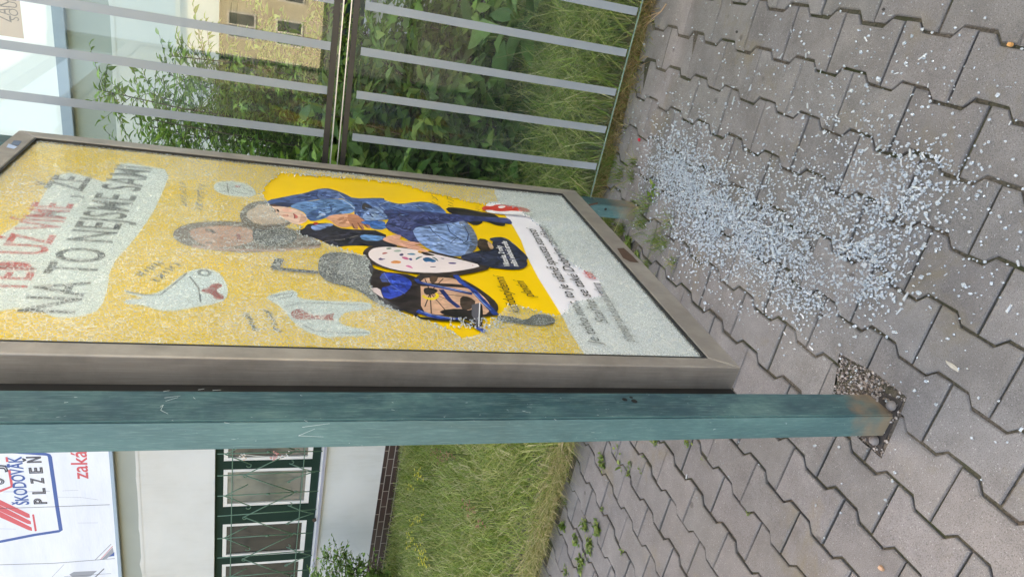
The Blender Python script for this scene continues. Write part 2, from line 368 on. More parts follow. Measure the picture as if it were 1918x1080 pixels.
def blades(name, P, hgt, width, lean, cols, m, w=None, parent=None, heading=None):
    n = len(P); a = rng.uniform(0, 2*np.pi, n) if heading is None else heading
    D = np.stack([np.cos(a), np.sin(a), np.zeros(n)], 1); a2 = rng.uniform(0, 2*np.pi, n); S = np.stack([np.cos(a2), np.sin(a2), np.zeros(n)], 1)
    h = hgt[:, None]; l = (lean*hgt)[:, None]; w_ = width[:, None]; Z = np.array([[0, 0, 1.]])
    p1 = P+Z*h*.5+D*l*.25; p2 = P+Z*h*.85+D*l*.65; p3 = P+Z*h*(1-.15*lean[:, None])+D*l*1.15
    V = np.stack([P-S*w_, P+S*w_, p1-S*w_*.8, p1+S*w_*.8, p2-S*w_*.5, p2+S*w_*.5, p3], 1).reshape(-1, 3)
    base = np.arange(n)[:, None]*7; T = np.array([[0, 1, 3], [0, 3, 2], [2, 3, 5], [2, 5, 4], [4, 5, 6]])
    return fastmesh(name, V, (base[:, None]+T[None]).reshape(-1, 3), np.repeat(pal(n, cols, w), 7, 0), m, parent)
GC = [(.27, .38, .07), (.42, .49, .11), (.56, .54, .19), (.75, .64, .34), (.14, .23, .05)]
def edge_y(x): return np.where(x < -1.05, 2.56+.04*(x+2.17), 3.06)
def scatter(n, x0, x1, y0, y1): return np.stack([rng.uniform(x0, x1, n), rng.uniform(y0, y1, n), np.full(n, -.05)], 1)
# lawn left of the shelter
P = scatter(80000, -9, -1.2, 2.5, 6.05); P = P[P[:, 1] > edge_y(P[:, 0])]
cl = np.sin(P[:, 0]*2.1+1.3*np.sin(P[:, 1]*1.7))*.5+np.sin(P[:, 1]*3.3+P[:, 0])*.5
hg = (.09+.05*cl+rng.uniform(0, .10, len(P))).clip(.05)
hd = .9+1.6*np.sin(P[:, 0]*1.6+P[:, 1]*2.2)+rng.normal(0, 1.7, len(P))
o = blades('grass', P, hg, rng.uniform(.002, .0052, len(P)), rng.uniform(.2, 1.6, len(P)), GC, M_grass, [.22, .27, .24, .15, .12], heading=hd)
tag(o, 'short sunny green meadow grass between the paving and the brick plinth of the white wall', 'grass', kind='stuff')
# dry fringe along the paving edge
n = 9000; x = rng.uniform(-6, -1.3, n); yy = edge_y(x)+np.abs(rng.normal(0, .09, n))-.03
P = np.stack([x, yy, np.full(n, -.02)], 1)
hd = rng.normal(-1.5, .9, n)
o = blades('dry_grass', P, rng.uniform(.05, .16, n), rng.uniform(.0014, .003, n), rng.uniform(.8, 2.2, n), [(.70, .56, .32), (.58, .46, .22), (.40, .40, .12), (.20, .30, .06)], M_grass, [.35, .25, .2, .2], heading=hd)
tag(o, 'dry straw coloured grass fringe hanging over the left edge of the paving', 'dry grass', kind='stuff')
# tall grass behind the glass pane
n = 30000; P = scatter(n, -2.6, 1.2, 2.95, 5.2); P = P[(P[:, 1] > 3.05)]
near = np.exp(-((P[:, 1]-3.3)/.5)**2)
o = blades('tall_grass', P, .14+.32*near*rng.uniform(.3, 1, len(P))+.05, rng.uniform(.0018, .0045, len(P)), rng.uniform(.2, 1.4, len(P)), GC, M_grass, [.24, .25, .24, .15, .12])
tag(o, 'tall seeding grass growing behind the lower glass pane', 'grass', kind='stuff')
n = 8000; x = rng.uniform(-1.5, .6, n); P = np.stack([x, rng.normal(3.04, .045, n)+.0*x, np.full(n, -.02)], 1)
o = blades('dry_grass', P, rng.uniform(.02, .07, n), rng.uniform(.0012, .0026, n), rng.uniform(.5, 2.4, n), [(.50, .28, .14), (.66, .50, .27), (.22, .14, .07), (.26, .32, .08)], M_grass, [.35, .25, .2, .2])
tag(o, 'brown dead grass strip between the paving edge and the glass pane', 'dry grass', kind='stuff')
# seed stalks
n = 500; P = scatter(n, -1.7, .8, 3.1, 3.9)
o = blades('tall_grass', P, rng.uniform(.4, .75, n), np.full(n, .0016), rng.uniform(.1, .7, n), [(.45, .42, .22), (.35, .36, .15)], M_grass)
tag(o, 'pale thin seed stalks rising above the grass behind the glass', 'grass', kind='stuff')
# flowers in lawn
def flower(name, pts, col, r, label, cat, grp):
    m = plain(name+'_petal', col, .5, var=.1); me0 = None
    for p in pts:
        if me0 is None:
            b = MB()
            for k in range(7):
                c0 = Vector((random.gauss(0, .022), random.gauss(0, .022), .13+random.uniform(0, .06)))
                b.tube([(c0.x*.3, c0.y*.3, -.05), c0], .0012, 4, 1)
                for q in range(5):
                    a = q*1.2566; d = Vector((math.cos(a), math.sin(a), .25))*r; s_ = Vector((-math.sin(a), math.cos(a), 0))*r*.45
                    b.add([c0, c0+d*.6+s_, c0+d, c0+d*.6-s_], [(0, 1, 2, 3)])
            o = b.build(name, [m, M_bark_g]); me0 = o.data
        else: o = bpy.data.objects.new(name, me0); C.objects.link(o)
        o.location = p; o.rotation_euler = (0, 0, random.uniform(0, 6)); tag(o, label, cat, grp)
ypx = [(813, 882), (820, 892), (800, 910), (820, 968), (804, 975), (798, 1000), (797, 1017), (826, 1032), (823, 1048), (830, 1052), (815, 1022)]
flower('buttercup', [at_z(p, .0) for p in ypx], (.75, .62, .02, 1), .014, 'small cluster of yellow flowers in the lawn near the brick plinth', 'flower', 'yellow flowers in the lawn')
rpx = [(848, 843), (868, 848), (862, 858), (880, 852), (915, 938), (925, 950), (943, 975)]
flower('sorrel', [at_z(p, .0) for p in rpx], (.30, .09, .05, 1), .013, 'rusty brown withered seed heads in the lawn left of the teal post', 'flower', 'brown seed heads in the lawn')
# ---------------------------------------------------------------- shrubs
SHC = [(.12, .24, .05), (.19, .35, .06), (.29, .45, .09), (.40, .54, .14), (.07, .15, .04)]
def shrub(name, label, base, R, top, nstem, leaf=(.05, .085), wd=.26, cols=SHC, cat='shrub', seedn=0, dens=1., low=.1, group=None, lean=(0, 0)):
    rg = np.random.default_rng(seedn+11); rd = random.Random(seedn)
    root = empty(name, base); tag(root, label, cat, group)
    b = MB(); P = []; D = []
    for i in range(nstem):
        a = rd.uniform(0, 6.283); rr = R*math.sqrt(rd.uniform(.02, 1)); tx, ty = math.cos(a)*rr+lean[0], math.sin(a)*rr+lean[1]
        ht = top*rd.uniform(.62, 1.0)*(1-.25*(rr/R)**2)
        s0 = Vector((math.cos(a)*rr*.15, math.sin(a)*rr*.15, -.05)); pts = []
        for k in range(7):
            q = k/6; pts.append(Vector((s0.x+(tx-s0.x)*q**.8+rd.gauss(0, .015), s0.y+(ty-s0.y)*q**.8+rd.gauss(0, .015), -.05+(ht+.05)*q)))
        b.tube(pts, .009, 5, r2=.003)
        ntw = int(66*ht*dens)
        for j in range(ntw):
            q = rd.uniform(low, 1)**.8; k = min(int(q*6), 5); p = pts[k].lerp(pts[k+1], q*6-k)
            a2 = rd.uniform(0, 6.283); up = rd.uniform(-.1, .9); d = Vector((math.cos(a2), math.sin(a2), up)).normalized()
            tl = rd.uniform(.10, .30)
            e = p+d*tl-Vector((0, 0, tl*.12)); b.tube([p, e], .0022, 3, r2=.001)
            nl = 8
            for l in range(nl):
                s = (l+1)/nl; side = 1 if l % 2 else -1
                sd_ = d.cross(Vector((0, 0, 1))).normalized()*side
                P.append(p.lerp(e, s)); dd = (d*.75+sd_*(.0 if l == nl-1 else .8)+Vector((rd.gauss(0, .2), rd.gauss(0, .2), rd.gauss(-.08, .25)))); D.append(dd)
    b.build('trunk', M_bark, root, True)
    P = np.array([p[:] for p in P]); D = np.array([d[:] for d in D]); n = len(P)
    N = np.stack([rg.normal(0, .45, n), rg.normal(-.2, .45, n), np.ones(n)], 1)
    Ln = rg.uniform(*leaf, n)
    leafmesh(P, D, N, Ln, Ln*wd, pal(n, cols, [.22, .3, .25, .13, .10]), 'crown', M_leaf, root, curl=.28)
    return root
shrub('shrub', 'tall leafy shrub behind the upper glass pane, right next to the poster frame', (-1.5, 4.5, 0), .55, 2.85, 20, seedn=1, leaf=(.04, .07), dens=.72, wd=.22)
shrub('shrub', 'dense green shrub in the middle behind the two glass panes', (-1.02, 4.35, 0), .40, 2.3, 15, seedn=2, leaf=(.04, .07), wd=.23, dens=.7)
shrub('shrub', 'lower shrub with drooping dark leaves behind the horizontal rail gap', (-1.1, 3.75, 0), .46, 1.5, 20, seedn=3, leaf=(.07, .11), wd=.27, cols=[(.06, .14, .035), (.10, .20, .05), (.16, .28, .07), (.24, .33, .08), (.05, .10, .03)])
shrub('shrub', 'sparse young shrub with round leaves in front of the dark plinth seen through the glass', (-.55, 4.4, 0), .3, 1.3, 7, seedn=4, leaf=(.06, .09), wd=.38, dens=.6)
shrub('shrub', 'bushy light green shrub at the lower edge of the photo under the barred window', (-6.8, 5.3, 0), .5, 1.25, 15, dens=.5, seedn=5, leaf=(.035, .06), wd=.36, cols=[(.14, .27, .06), (.20, .35, .08), (.28, .44, .10), (.34, .48, .13), (.08, .16, .04)])
shrub('shrub', 'tangled undergrowth shrub directly behind the corner post', (-1.65, 3.75, 0), .45, 1.9, 18, seedn=6, leaf=(.06, .1), wd=.3)
def dock(name, label, base, n, L, seed, grp=None):
    rg = np.random.default_rng(seed); root = empty(name, base); tag(root, label, 'plant', grp)
    P = []; Dd = []; b = MB()
    for i in range(n):
        a = rg.uniform(0, 6.283); h = rg.uniform(.08, .5); o_ = Vector((math.cos(a)*.06*rg.uniform(.2, 1.6), math.sin(a)*.06*rg.uniform(.2, 1.6), h))
        b.tube([(0, 0, -.05), o_], .004, 4, r2=.002); P.append(o_[:]); Dd.append((math.cos(a), math.sin(a), rg.uniform(-.1, 1.1)))
    b.build('stem', M_bark_g, root)
    P = np.array(P); Dd = np.array(Dd); N = np.stack([rg.normal(0, .3, n), rg.normal(-.35, .3, n), np.ones(n)], 1); Ln = rg.uniform(*L, n)
    leafmesh(P, Dd, N, Ln, Ln*rg.uniform(.2, .3, n), pal(n, [(.10, .20, .06), (.15, .28, .08), (.21, .34, .11)]), 'foliage', M_leaf, root, .3)
for i, (x, y, l) in enumerate([(-.35, 3.75, 'broad leaved dock plant at the top edge of the photo behind the lower pane'), (-.05, 3.6, 'large leaved dock plant beyond the last stripe of the lower pane'), (-.75, 3.7, 'dock plant with wide drooping leaves behind the second stripe from the top'),
        (-1.15, 3.5, 'dock plant with long leaves behind the middle of the lower pane'), (-1.45, 3.3, 'blue green dock plant low behind the stripe next to the poster frame'), (-.55, 4.1, 'dock plant in the shade close to the sparse young shrub')]):
    dock('dock_plant', l, (x, y, 0), 22, (.14, .27), 40+i)
# weeds in joints
def weed(p, n, s, kind):
    k = rng.integers(0, 1000); P = np.array([[rng.normal(0, s*.35), rng.normal(0, s*.35), -.004] for _ in range(n)])
    root = empty('weed_tuft', p)
    if kind == 'g':
        blades('foliage', P, rng.uniform(.4, 1., n)*s*1.6, np.full(n, .0013), rng.uniform(.4, 1.8, n), [(.12, .2, .04), (.2, .26, .07), (.4, .3, .13)], M_grass, [.45, .35, .2], root)
    else:
        D = np.stack([rng.normal(0, 1, n), rng.normal(0, 1, n), rng.uniform(0, .8, n)], 1); Ln = rng.uniform(.3, .75, n)*s
        P[:, 2] += rng.uniform(0, .012, n)
        leafmesh(P, D, np.stack([rng.normal(0, .3, n), rng.normal(0, .3, n), np.ones(n)], 1), Ln, Ln*.3, pal(n, [(.10, .18, .03), (.17, .26, .05), (.24, .30, .07)]), 'foliage', M_leaf, root)
    return root
WL = [((1130, 870), 60, .045, 'l'), ((1128, 858), 40, .04, 'l'), ((1160, 873), 8, .075, 'l'), ((1156, 838), 10, .08, 'l'), ((1180, 868), 30, .03, 'l'), ((1178, 885), 30, .03, 'l'), ((1228, 826), 40, .035, 'l'), ((1290, 826), 30, .035, 'l'),
      ((1120, 990), 90, .06, 'l'), ((1095, 985), 70, .05, 'l'), ((1105, 1020), 80, .06, 'l'), ((1090, 1055), 80, .06, 'l'), ((1080, 1010), 60, .05, 'l'), ((1055, 985), 60, .05, 'l'), ((1060, 1070), 50, .04, 'l'),
      ((1128, 955), 20, .03, 'l'), ((1402, 960), 22, .018, 'l'), ((1316, 859), 14, .016, 'l'), ((1205, 857), 12, .02, 'l'), ((1165, 1035), 20, .03, 'l'), ((1200, 880), 20, .022, 'l'), ((1060, 940), 30, .03, 'g')]
for i, (p, n_, s, k) in enumerate(WL):
    tag(weed(at_z(p), int(n_*.7), s*.8, k), 'small green weed growing in a paving joint left of the teal post', 'weed', 'weeds in the paving joints on the left')
WR = [((1150, 300), 70, .07, 'g'), ((1163, 330), 60, .06, 'g'), ((1213, 385), 50, .06, 'g'), ((1205, 420), 60, .055, 'g'), ((1226, 362), 20, .05, 'l'), ((1140, 420), 120, .04, 'g'), ((1165, 430), 120, .035, 'g'), ((1178, 455), 110, .035, 'l'), ((1195, 478), 90, .03, 'l'),
      ((1150, 405), 70, .04, 'g'), ((1212, 500), 80, .03, 'g'), ((1228, 525), 70, .025, 'g'), ((1232, 450), 50, .05, 'g'), ((1245, 455), 40, .05, 'g'), ((1262, 490), 30, .04, 'g'), ((1185, 330), 40, .04, 'g'), ((1130, 345), 60, .06, 'g'), ((1190, 300), 30, .04, 'g'), ((1255, 415), 30, .05, 'g')]
for p, n_, s, k in WR:
    tag(weed(at_z(p), n_, s, k), 'straggly grass tuft growing between pavers under the poster case by the small corner post', 'weed', 'grass tufts by the corner post')
# ---------------------------------------------------------------- shelter
sh = empty('bus_shelter', (-.9, 1.1, 0)); tag(sh, 'bus shelter frame of weathered teal steel posts with striped glass back wall', 'bus shelter')
def par(o, p): o.parent = p; o.matrix_parent_inverse = Matrix.Translation(p.location).inverted(); return o
PX0, PX1 = -.927, -.858
b = MB(); b.box((PX0, 1.06, -.02), (PX1, 1.152, 2.7195), bev=.004)
post = par(lit_faces(b.build('post', M_teal)), sh); tag(post, 'wide weathered teal steel post with rusty foot')
for (pp, s_) in (((1170, 748), .006), ((1188, 751), .007), ((1182, 744), .004)):
    q = at_x(pp, PX1); bb = MB(); ring = [q+Vector((.0006, math.cos(a)*s_, math.sin(a)*s_*1.1)) for a in np.linspace(0, 6.283, 15)[:-1]]
    bb.add([r+Vector((0, 0, 0)) for r in ring], [tuple(range(14))]); par(bb.build('bolt_hole', M_black), post)
# scratches on the near post (bright scrape marks, real narrow slivers of bare primer)
M_scr = plain('bare_primer_scratch', (.62, .70, .70, 1), .5, var=.2)
def scratch(pts, plane, val, w=.0005):
    bb = MB(); vs_ = [(at_x if plane == 'x' else at_y)(p, val) for p in pts]
    for a, c in zip(vs_[:-1], vs_[1:]):
        d = (c-a); nrm = Vector((1, 0, 0)) if plane == 'x' else Vector((0, -1, 0)); s = d.cross(nrm).normalized()*w; off = nrm*.0006
        bb.add([a-s+off, a+s+off, c+s*.6+off, c-s*.6+off], [(0, 1, 2, 3)])
    return bb
allb = MB()
for pts in [[(139, 744), (145, 744)], [(120, 754), (128, 753)], [(306, 733), (318, 731)], [(308, 745), (338, 741)], [(310, 751), (334, 744)], [(300, 762), (306, 758), (301, 768), (315, 775)], [(362, 744), (366, 747)], [(398, 731), (414, 730)],
            [(371, 730), (383, 728)], [(562, 740), (566, 741)], [(734, 753), (737, 754)], [(733, 767), (739, 768)], [(949, 767), (952, 768)]]:
    g_ = scratch(pts, 'x', PX1); allb.add(g_.v, g_.f)
for pts in [[(322, 786), (325, 787)], [(420, 790), (430, 792)], [(566, 799), (618, 792)], [(559, 815), (590, 802)], [(559, 815), (606, 817)], [(570, 768+18), (576, 789)], [(1038, 784), (1042, 786)]]:
    g_ = scratch(pts, 'y', 1.06, .0004); allb.add(g_.v, g_.f)
s_o = tag(par(allb.build('scratch_marks', M_scr), post), kind='stuff')
b = MB(); b.box((-.982, 2.61, -.02), (-.922, 2.70, 2.7195), bev=.004)
p2 = par(lit_faces(b.build('post', M_teal)), sh); tag(p2, 'far corner post with a drilled hole above its foot')
q = at_y((1080+325/5.994, 340+310/5.994), 2.61); b = MB(); b.tube([q+Vector((0, -.0012, 0)), q+Vector((0, .004, 0))], .0065, 12); par(b.build('bolt_hole', M_black), p2)
b = MB(); a1 = at_y((1099, 385), 2.61); a2 = at_y((1119, 380), 2.61)
b.tube([a1+Vector((0, -.002, 0)), a2+Vector((0, -.002, 0))], .004, 6); par(b.build('rust_mark', M_rust), p2)
# posts outside the frame, so the shelter stands from other views too
for (x, y) in ((2.3, 1.08), (2.3, 2.62)):
    b = MB(); b.box((x, y, -.02), (x+.065, y+.09, 2.7195), bev=.004); par(b.build('post', M_teal), sh)
t = NT('milky_unseen_roof'); t_a = t.new('BsdfTranslucent'); t_a.inputs[0].default_value = (.9, .93, .93, 1); t_b = t.new('BsdfTransparent'); t_b.inputs[0].default_value = (.85, .9, .9, 1)  # unseen roof added to shade the shelter, milky so light reaches the poster
t_m = t.new('MixShader'); t_m.inputs[0].default_value = .5; t.l.new(t_a.outputs[0], t_m.inputs[1]); t.l.new(t_b.outputs[0], t_m.inputs[2]); t.l.new(t_m.outputs[0], t.out.inputs[0])
b = MB(); b.add([(-1.0, .87, 2.79), (2.5, .87, 2.79), (2.5, 2.83, 2.79), (-1.0, 2.83, 2.79)], [(0, 1, 2, 3)]); par(b.build('unseen_roof_sheet', t.m), sh)
b = MB(); b.box((-1.06, .83, 2.72), (-1.0, 2.87, 2.86)); b.box((2.5, .83, 2.72), (2.56, 2.87, 2.86)); b.box((-.999, .83, 2.72), (2.499, .87, 2.86)); b.box((-.999, 2.83, 2.72), (2.499, 2.87, 2.86))
par(b.build('unseen_roof_frame', M_teal), sh)
# base plate with bolt domes
b = MB(); pl = [at_z(p, -.002) for p in ((1646, 850), (1608, 812), (1640, 726), (1690, 752))]
b.add([v for v in pl]+[v-Vector((0, 0, .012)) for v in pl], [(3, 2, 1, 0), (0, 1, 5, 4), (1, 2, 6, 5), (2, 3, 7, 6), (3, 0, 4, 7)])
M_plate = plain('rusty_base_plate', (.060, .050, .043, 1), .85, var=.7, scale=45, bump=1.)
bp = par(b.build('base_plate', M_plate), sh)
for pp in ((1671, 759), (1639, 824)):
    q = at_z(pp, .004); b = MB()
    prof = [(.013, 0), (.0125, .006), (.010, .011), (.005, .0145), (.0, .0155)]; vs_ = []; K = 14
    for r_, z_ in prof: vs_ += [(q.x+r_*math.cos(2*math.pi*j/K), q.y+r_*math.sin(2*math.pi*j/K), q.z+z_) for j in range(K)]
    b.add(vs_, [(i*K+j, i*K+(j+1) % K, (i+1)*K+(j+1) % K, (i+1)*K+j) for i in range(4) for j in range(K)])
    par(b.build('bolt', plain('crusted_bolt', (.22, .20, .19, 1), .7, var=.5, scale=90, bump=.5), None, True), bp)
# glass panes
YP = 2.68; XL, XR = -.925, 2.32
def pane(z0, z1, lab):
    b = MB(); b.box((XL, YP, z0), (XR, YP+.008, z1)); o = par(b.build('glass_pane', M_pane if z0 > 1 else M_pane_low), sh); tag(o, lab)
    s = MB(); inv = Matrix.Translation(sh.location).inverted()
    xs0 = [-.775, -.610, -.450, -.290, -.130]; xs = xs0+[.03+.16*i for i in range(14)]
    top = z1-.0 if z0 > 1 else z1-.045
    for x in xs: s.box((x-.015, YP-.0008, z0+(.012 if z0 < 1 else .03)), (x+.015, YP-.0003, top))
    st = s.build('stripe', M_stripe_t); st.parent = o
    e = MB(); e.box((XL, YP-.0005, z0-.002), (XR, YP+.0095, z0-.0002)); e.box((XL, YP-.0015, z1+.0002), (XR, YP+.0095, z1+.004))
    eo = e.build('glass_edge', M_edgeglass); eo.parent = o
pane(.205, 1.312, 'lower glass pane with pale grey vertical stripes'); pane(1.345, 2.70, 'upper glass pane reflecting the beige house opposite')
M_seal = plain('weathered_dark_seal', (.05, .045, .038, 1), .5, var=.6, scale=50, stretch=(.4, 1, 3))
M_whiteedge = plain('bright_aluminium_lip', (.75, .74, .72, 1), .3, .5, var=.1)
for (z0, z1) in ((1.286, 1.306), (1.352, 1.374)):
    b = MB(); b.box((XL, YP-.006, z0), (XR, YP-.0025, z1), bev=.001)
    par(b.build('seal_strip', M_seal), sh)
b = MB(); b.box((XL, YP-.007, 1.3135), (XR, YP+.002, 1.3165)); b.box((XL, YP-.007, 1.340), (XR, YP+.002, 1.3435)); par(b.build('lip_strip', M_whiteedge), sh)
# ---------------------------------------------------------------- poster case
cs = empty('poster_case', (-.87, 1.22, .4)); tag(cs, 'brown grey metal poster case with shattered glass mounted between the teal posts', 'poster case')
def cpar(o): o.parent = cs; o.matrix_parent_inverse = Matrix.Translation(cs.location).inverted(); return o
XF, XB, XPRT, XG = -.830, -.908, -.8445, -.838
Y0c, Y1c, Z0c, Z1c = 1.222, 2.492, .372, 2.322       # outside of case
yi0, yi1, zi0, zi1 = 1.264, 2.438, .447, 2.262     # opening
def frame_piece(poly_out, name='frame'): pass
fb = MB()
def bar(pts_yz):      # mitred bar seen from the front, quad in (y,z)
    vs_ = [(XF, y, z) for y, z in pts_yz]+[(XB, y, z) for y, z in pts_yz]
    fb.add(vs_, [(0, 1, 2, 3), (7, 6, 5, 4), (0, 4, 5, 1), (1, 5, 6, 2), (2, 6, 7, 3), (3, 7, 4, 0)])
O = [(Y0c, Z0c), (Y1c, Z0c), (Y1c, Z1c), (Y0c, Z1c)]; I = [(yi0, zi0), (yi1, zi0), (yi1, zi1), (yi0, zi1)]
for k in range(4): j = (k+1) % 4; bar([O[k], O[j], I[j], I[k]])
fr = cpar(fb.build('frame', M_alu))
bv = fr.modifiers.new('bevel', 'BEVEL'); bv.width = .0035; bv.segments = 3; bv.limit_method = 'ANGLE'; bv.angle_limit = math.radians(60)
b = MB(); g_ = .006
for k in range(4):
    j = (k+1) % 4; a_, c_ = I[k], I[j]; sgn = [(0, 1), (-1, 0), (0, -1), (1, 0)][k]
    ins = lambda p: (p[0]+sgn[0]*g_, p[1]+sgn[1]*g_)
    y0_, y1_ = sorted((a_[0], c_[0]+sgn[0]*g_)); z0_, z1_ = sorted((a_[1], c_[1]+sgn[1]*g_))
    if sgn[0] == 0: y0_, y1_ = yi0, yi1
    else: z0_, z1_ = zi0+g_+.0003, zi1-g_-.0003
    b.box((XF-.0015, y0_, z0_), (XPRT-.002, y1_, z1_))
cpar(b.build('gasket', M_black))
b = MB(); b.box((XB-.006, Y0c-.0, Z0c+.004), (XB-.0005, Y1c, Z1c-.004)); cpar(b.build('back_panel', M_black))
b = MB(); b.box((XB-.012, 1.154, Z0c+.006), (XB+.012, 1.2205, Z1c-.01)); cpar(b.build('mounting_channel', M_black))
b = MB(); b.box((XB-.034, Y1c+.001, Z0c+.02), (XB+.004, 2.609, Z1c-.02)); cpar(b.build('mounting_channel', M_black))
# rusty lock hole on the bottom rail + torn sticker on the top rail
b = MB(); pts = [at_x(p, XF+.0006) for p in ((1156, 465), (1168, 464), (1184, 478), (1197, 492), (1180, 490), (1167, 483))]
b.add(pts, [tuple(range(6))[::-1]]); cpar(b.build('rust_patch', M_rust))
b = MB(); pts = [at_x(p, XF+.0006) for p in ((26, 263), (41, 264), (35, 273), (20, 271))]; b.add(pts, [(3, 2, 1, 0)]); cpar(b.build('sticker', plain('blue_sticker', srgb(95, 115, 140), .5)))
b = MB(); pts = [at_x(p, XF+.0006) for p in ((16, 269), (33, 275), (26, 279), (12, 276))]; b.add(pts, [(3, 2, 1, 0)]); cpar(b.build('sticker', plain('pale_sticker', srgb(180, 200, 230), .5)))
# ---- printed poster: one mesh of inked shapes
PM = []; PMAT = {}
pb = MB()
def ink(rgb):
    if rgb not in PMAT:
        PMAT[rgb] = len(PM); t = NT('print_ink'); n = t.noise(2.2, 4, .55); n2 = t.noise(420, 2)
        c = srgb(*rgb); d = tuple(x*.80 for x in c[:3])+(1,)
        cc = t.mix(t.ramp(n, [(.35, (0,)*3), (.7, (.8,)*3)]), c, d)
        cloth = rgb[2] > rgb[0]+22 and rgb[0] < 170; skin = rgb[0] > 180 and 120 < rgb[1] < 215 and rgb[0]-rgb[2] > 45 and rgb[2] > 80
        if cloth or skin or max(rgb) < 75:
            fo = t.noise(17, 3, .55, stretch=(1, 1.7, 1), dist=1.6); fi = t.noise(300, 3, .7); lo, hi = (.45, 1.55) if not skin else (.74, 1.12)
            dk_ = tuple(min(1, v*lo) for v in c[:3])+(1,); lt_ = tuple(min(1, v*hi+.01) for v in c[:3])+(1,)
            cc = t.mix(t.ramp(fo, [(.36, (0,)*3), (.64, (1,)*3)]), dk_, lt_); cc = t.mix(t.math('MULTIPLY', fi, .3), cc, dk_)
        t.bump(n, .25, .03); PM.append(t.fin(cc, .38, spec=.4))
    return PMAT[rgb]
lay = [0]
def smooth(pts, it=1):
    for _ in range(it):
        q = []
        for i in range(len(pts)):
            a, c = pts[i], pts[(i+1) % len(pts)]
            q += [(a[0]*.75+c[0]*.25, a[1]*.75+c[1]*.25), (a[0]*.25+c[0]*.75, a[1]*.25+c[1]*.75)]
        pts = q
    return pts
def clampyz(v): return Vector((v.x, min(max(v.y, yi0-.01), yi1+.01), min(max(v.z, zi0-.01), zi1+.01)))
def nextx(): lay[0] += 1; return XPRT+lay[0]*.000009
def poly_yz(P3, mi):
    from mathutils.geometry import tessellate_polygon
    tri = tessellate_polygon([P3]); pb.add(P3, [t_ for t_ in tri], mi)
def shape(pts, rgb, org=(0, 0), s=1., sm=1):
    x = nextx(); pts = smooth([(org[0]+a/s, org[1]+c/s) for a, c in pts], sm)
    poly_yz([clampyz(at_x(p, x)) for p in pts], ink(rgb))
def stroke(pts, w, rgb, org=(0, 0), s=1.):
    x = nextx(); P3 = [at_x((org[0]+a/s, org[1]+c/s), x) for a, c in pts]; mi = ink(rgb)
    n = len(P3); L_ = []; R_ = []
    for i, p in enumerate(P3):
        d = (P3[min(i+1, n-1)]-P3[max(i-1, 0)]).normalized(); q = Vector((0, -d.z, d.y))*w/2; L_.append(p+q); R_.append(p-q)
    pb.add([clampyz(v) for v in L_+R_], [(i, i+1, n+i+1, n+i) for i in range(n-1)], mi)
def folds(pts, dark, light, n, w, dirn, org=(0, 0), s=1., seed=1, ln=60):
    rd = random.Random(seed); xs = [p[0] for p in pts]; ys = [p[1] for p in pts]; k = 0; tries = 0
    while k < n and tries < n*30:
        tries += 1; a = rd.uniform(min(xs), max(xs)); c = rd.uniform(min(ys), max(ys)); th = dirn+rd.gauss(0, .35); L_ = ln*rd.uniform(.4, 1.2)
        q = [(a+math.cos(th)*L_*(j/4-.5), c+math.sin(th)*L_*(j/4-.5)+rd.uniform(-2, 2)+L_*.10*math.sin(j*1.3)) for j in range(5)]
        if all(inpoly(u, v, pts) for u, v in q):
            x = nextx(); P3 = [at_x((org[0]+u/s, org[1]+v/s), x) for u, v in q]; mi = ink(dark if rd.random() < .55 else light); Lf = []; Rt = []; ww = w*rd.uniform(.5, 1.4)
            for j, p in enumerate(P3):
                d = (P3[min(j+1, 4)]-P3[max(j-1, 0)]).normalized(); o_ = Vector((0, -d.z, d.y))*ww*.5*math.sin(math.pi*(j+.15)/4.3); Lf.append(p+o_); Rt.append(p-o_)
            pb.add(Lf+Rt, [(j, j+1, 6+j, 5+j) for j in range(4)], mi); k += 1
def text_mesh(body, shear=0., bold=0.):
    cu = bpy.data.curves.new('lettering', 'FONT'); cu.body = body; cu.size = 1; cu.shear = shear; cu.offset = bold; cu.resolution_u = 3; cu.fill_mode = 'FRONT'
    o = bpy.data.objects.new('lettering', cu); C.objects.link(o); bpy.context.view_layer.update()
    me = bpy.data.meshes.new_from_object(o.evaluated_get(bpy.context.evaluated_depsgraph_get())); bpy.data.objects.remove(o)
    v = [(p.co.x, p.co.y) for p in me.vertices]; f = [tuple(q.vertices) for q in me.polygons]; bpy.data.meshes.remove(me); return v, f
def ptext(body, p0, p1, cap, rgb, shear=0., bold=0.):
    x = nextx(); a, c = at_x(p0, x), at_x(p1, x); v, f = text_mesh(body, shear, bold)
    x0 = min(q[0] for q in v); x1 = max(q[0] for q in v); d = c-a; Ld = d.length; d.normalize(); up = Vector((0, -d.z, d.y))
    pb.add([a+d*((q[0]-x0)/(x1-x0)*Ld)+up*q[1]/.73*cap for q in v], f, ink(rgb))
YEL = (250, 205, 25)
x = nextx(); poly_yz([Vector((x, yi0-.008, zi0-.008)), Vector((x, yi1+.008, zi0-.008)), Vector((x, yi1+.008, zi1+.008)), Vector((x, yi0-.008, zi1+.008))], ink(YEL))
WHT = (238, 236, 242)
shape([(918, 340), (926, 362), (944, 400), (962, 425), (976, 450), (987, 480), (1008, 520), (1032, 558), (1052, 590), (1066, 620), (1100, 672), (1130, 700), (1380, 740), (1120, 300), (960, 300)], WHT, sm=0)
shape([(118, 322), (160, 330), (205, 345), (216, 318), (228, 304), (275, 312), (320, 320), (303, 365), (285, 402), (250, 452), (206, 498), (199, 560), (176, 590), (112, 598), (78, 585), (40, 575), (-30, 590), (-60, 470), (10, 438), (60, 400), (95, 345)], (232, 236, 236))
ptext('TEĎ UŽ VÍME', (44, 548), (138, 383), .096, (200, 45, 45), 0, .012)
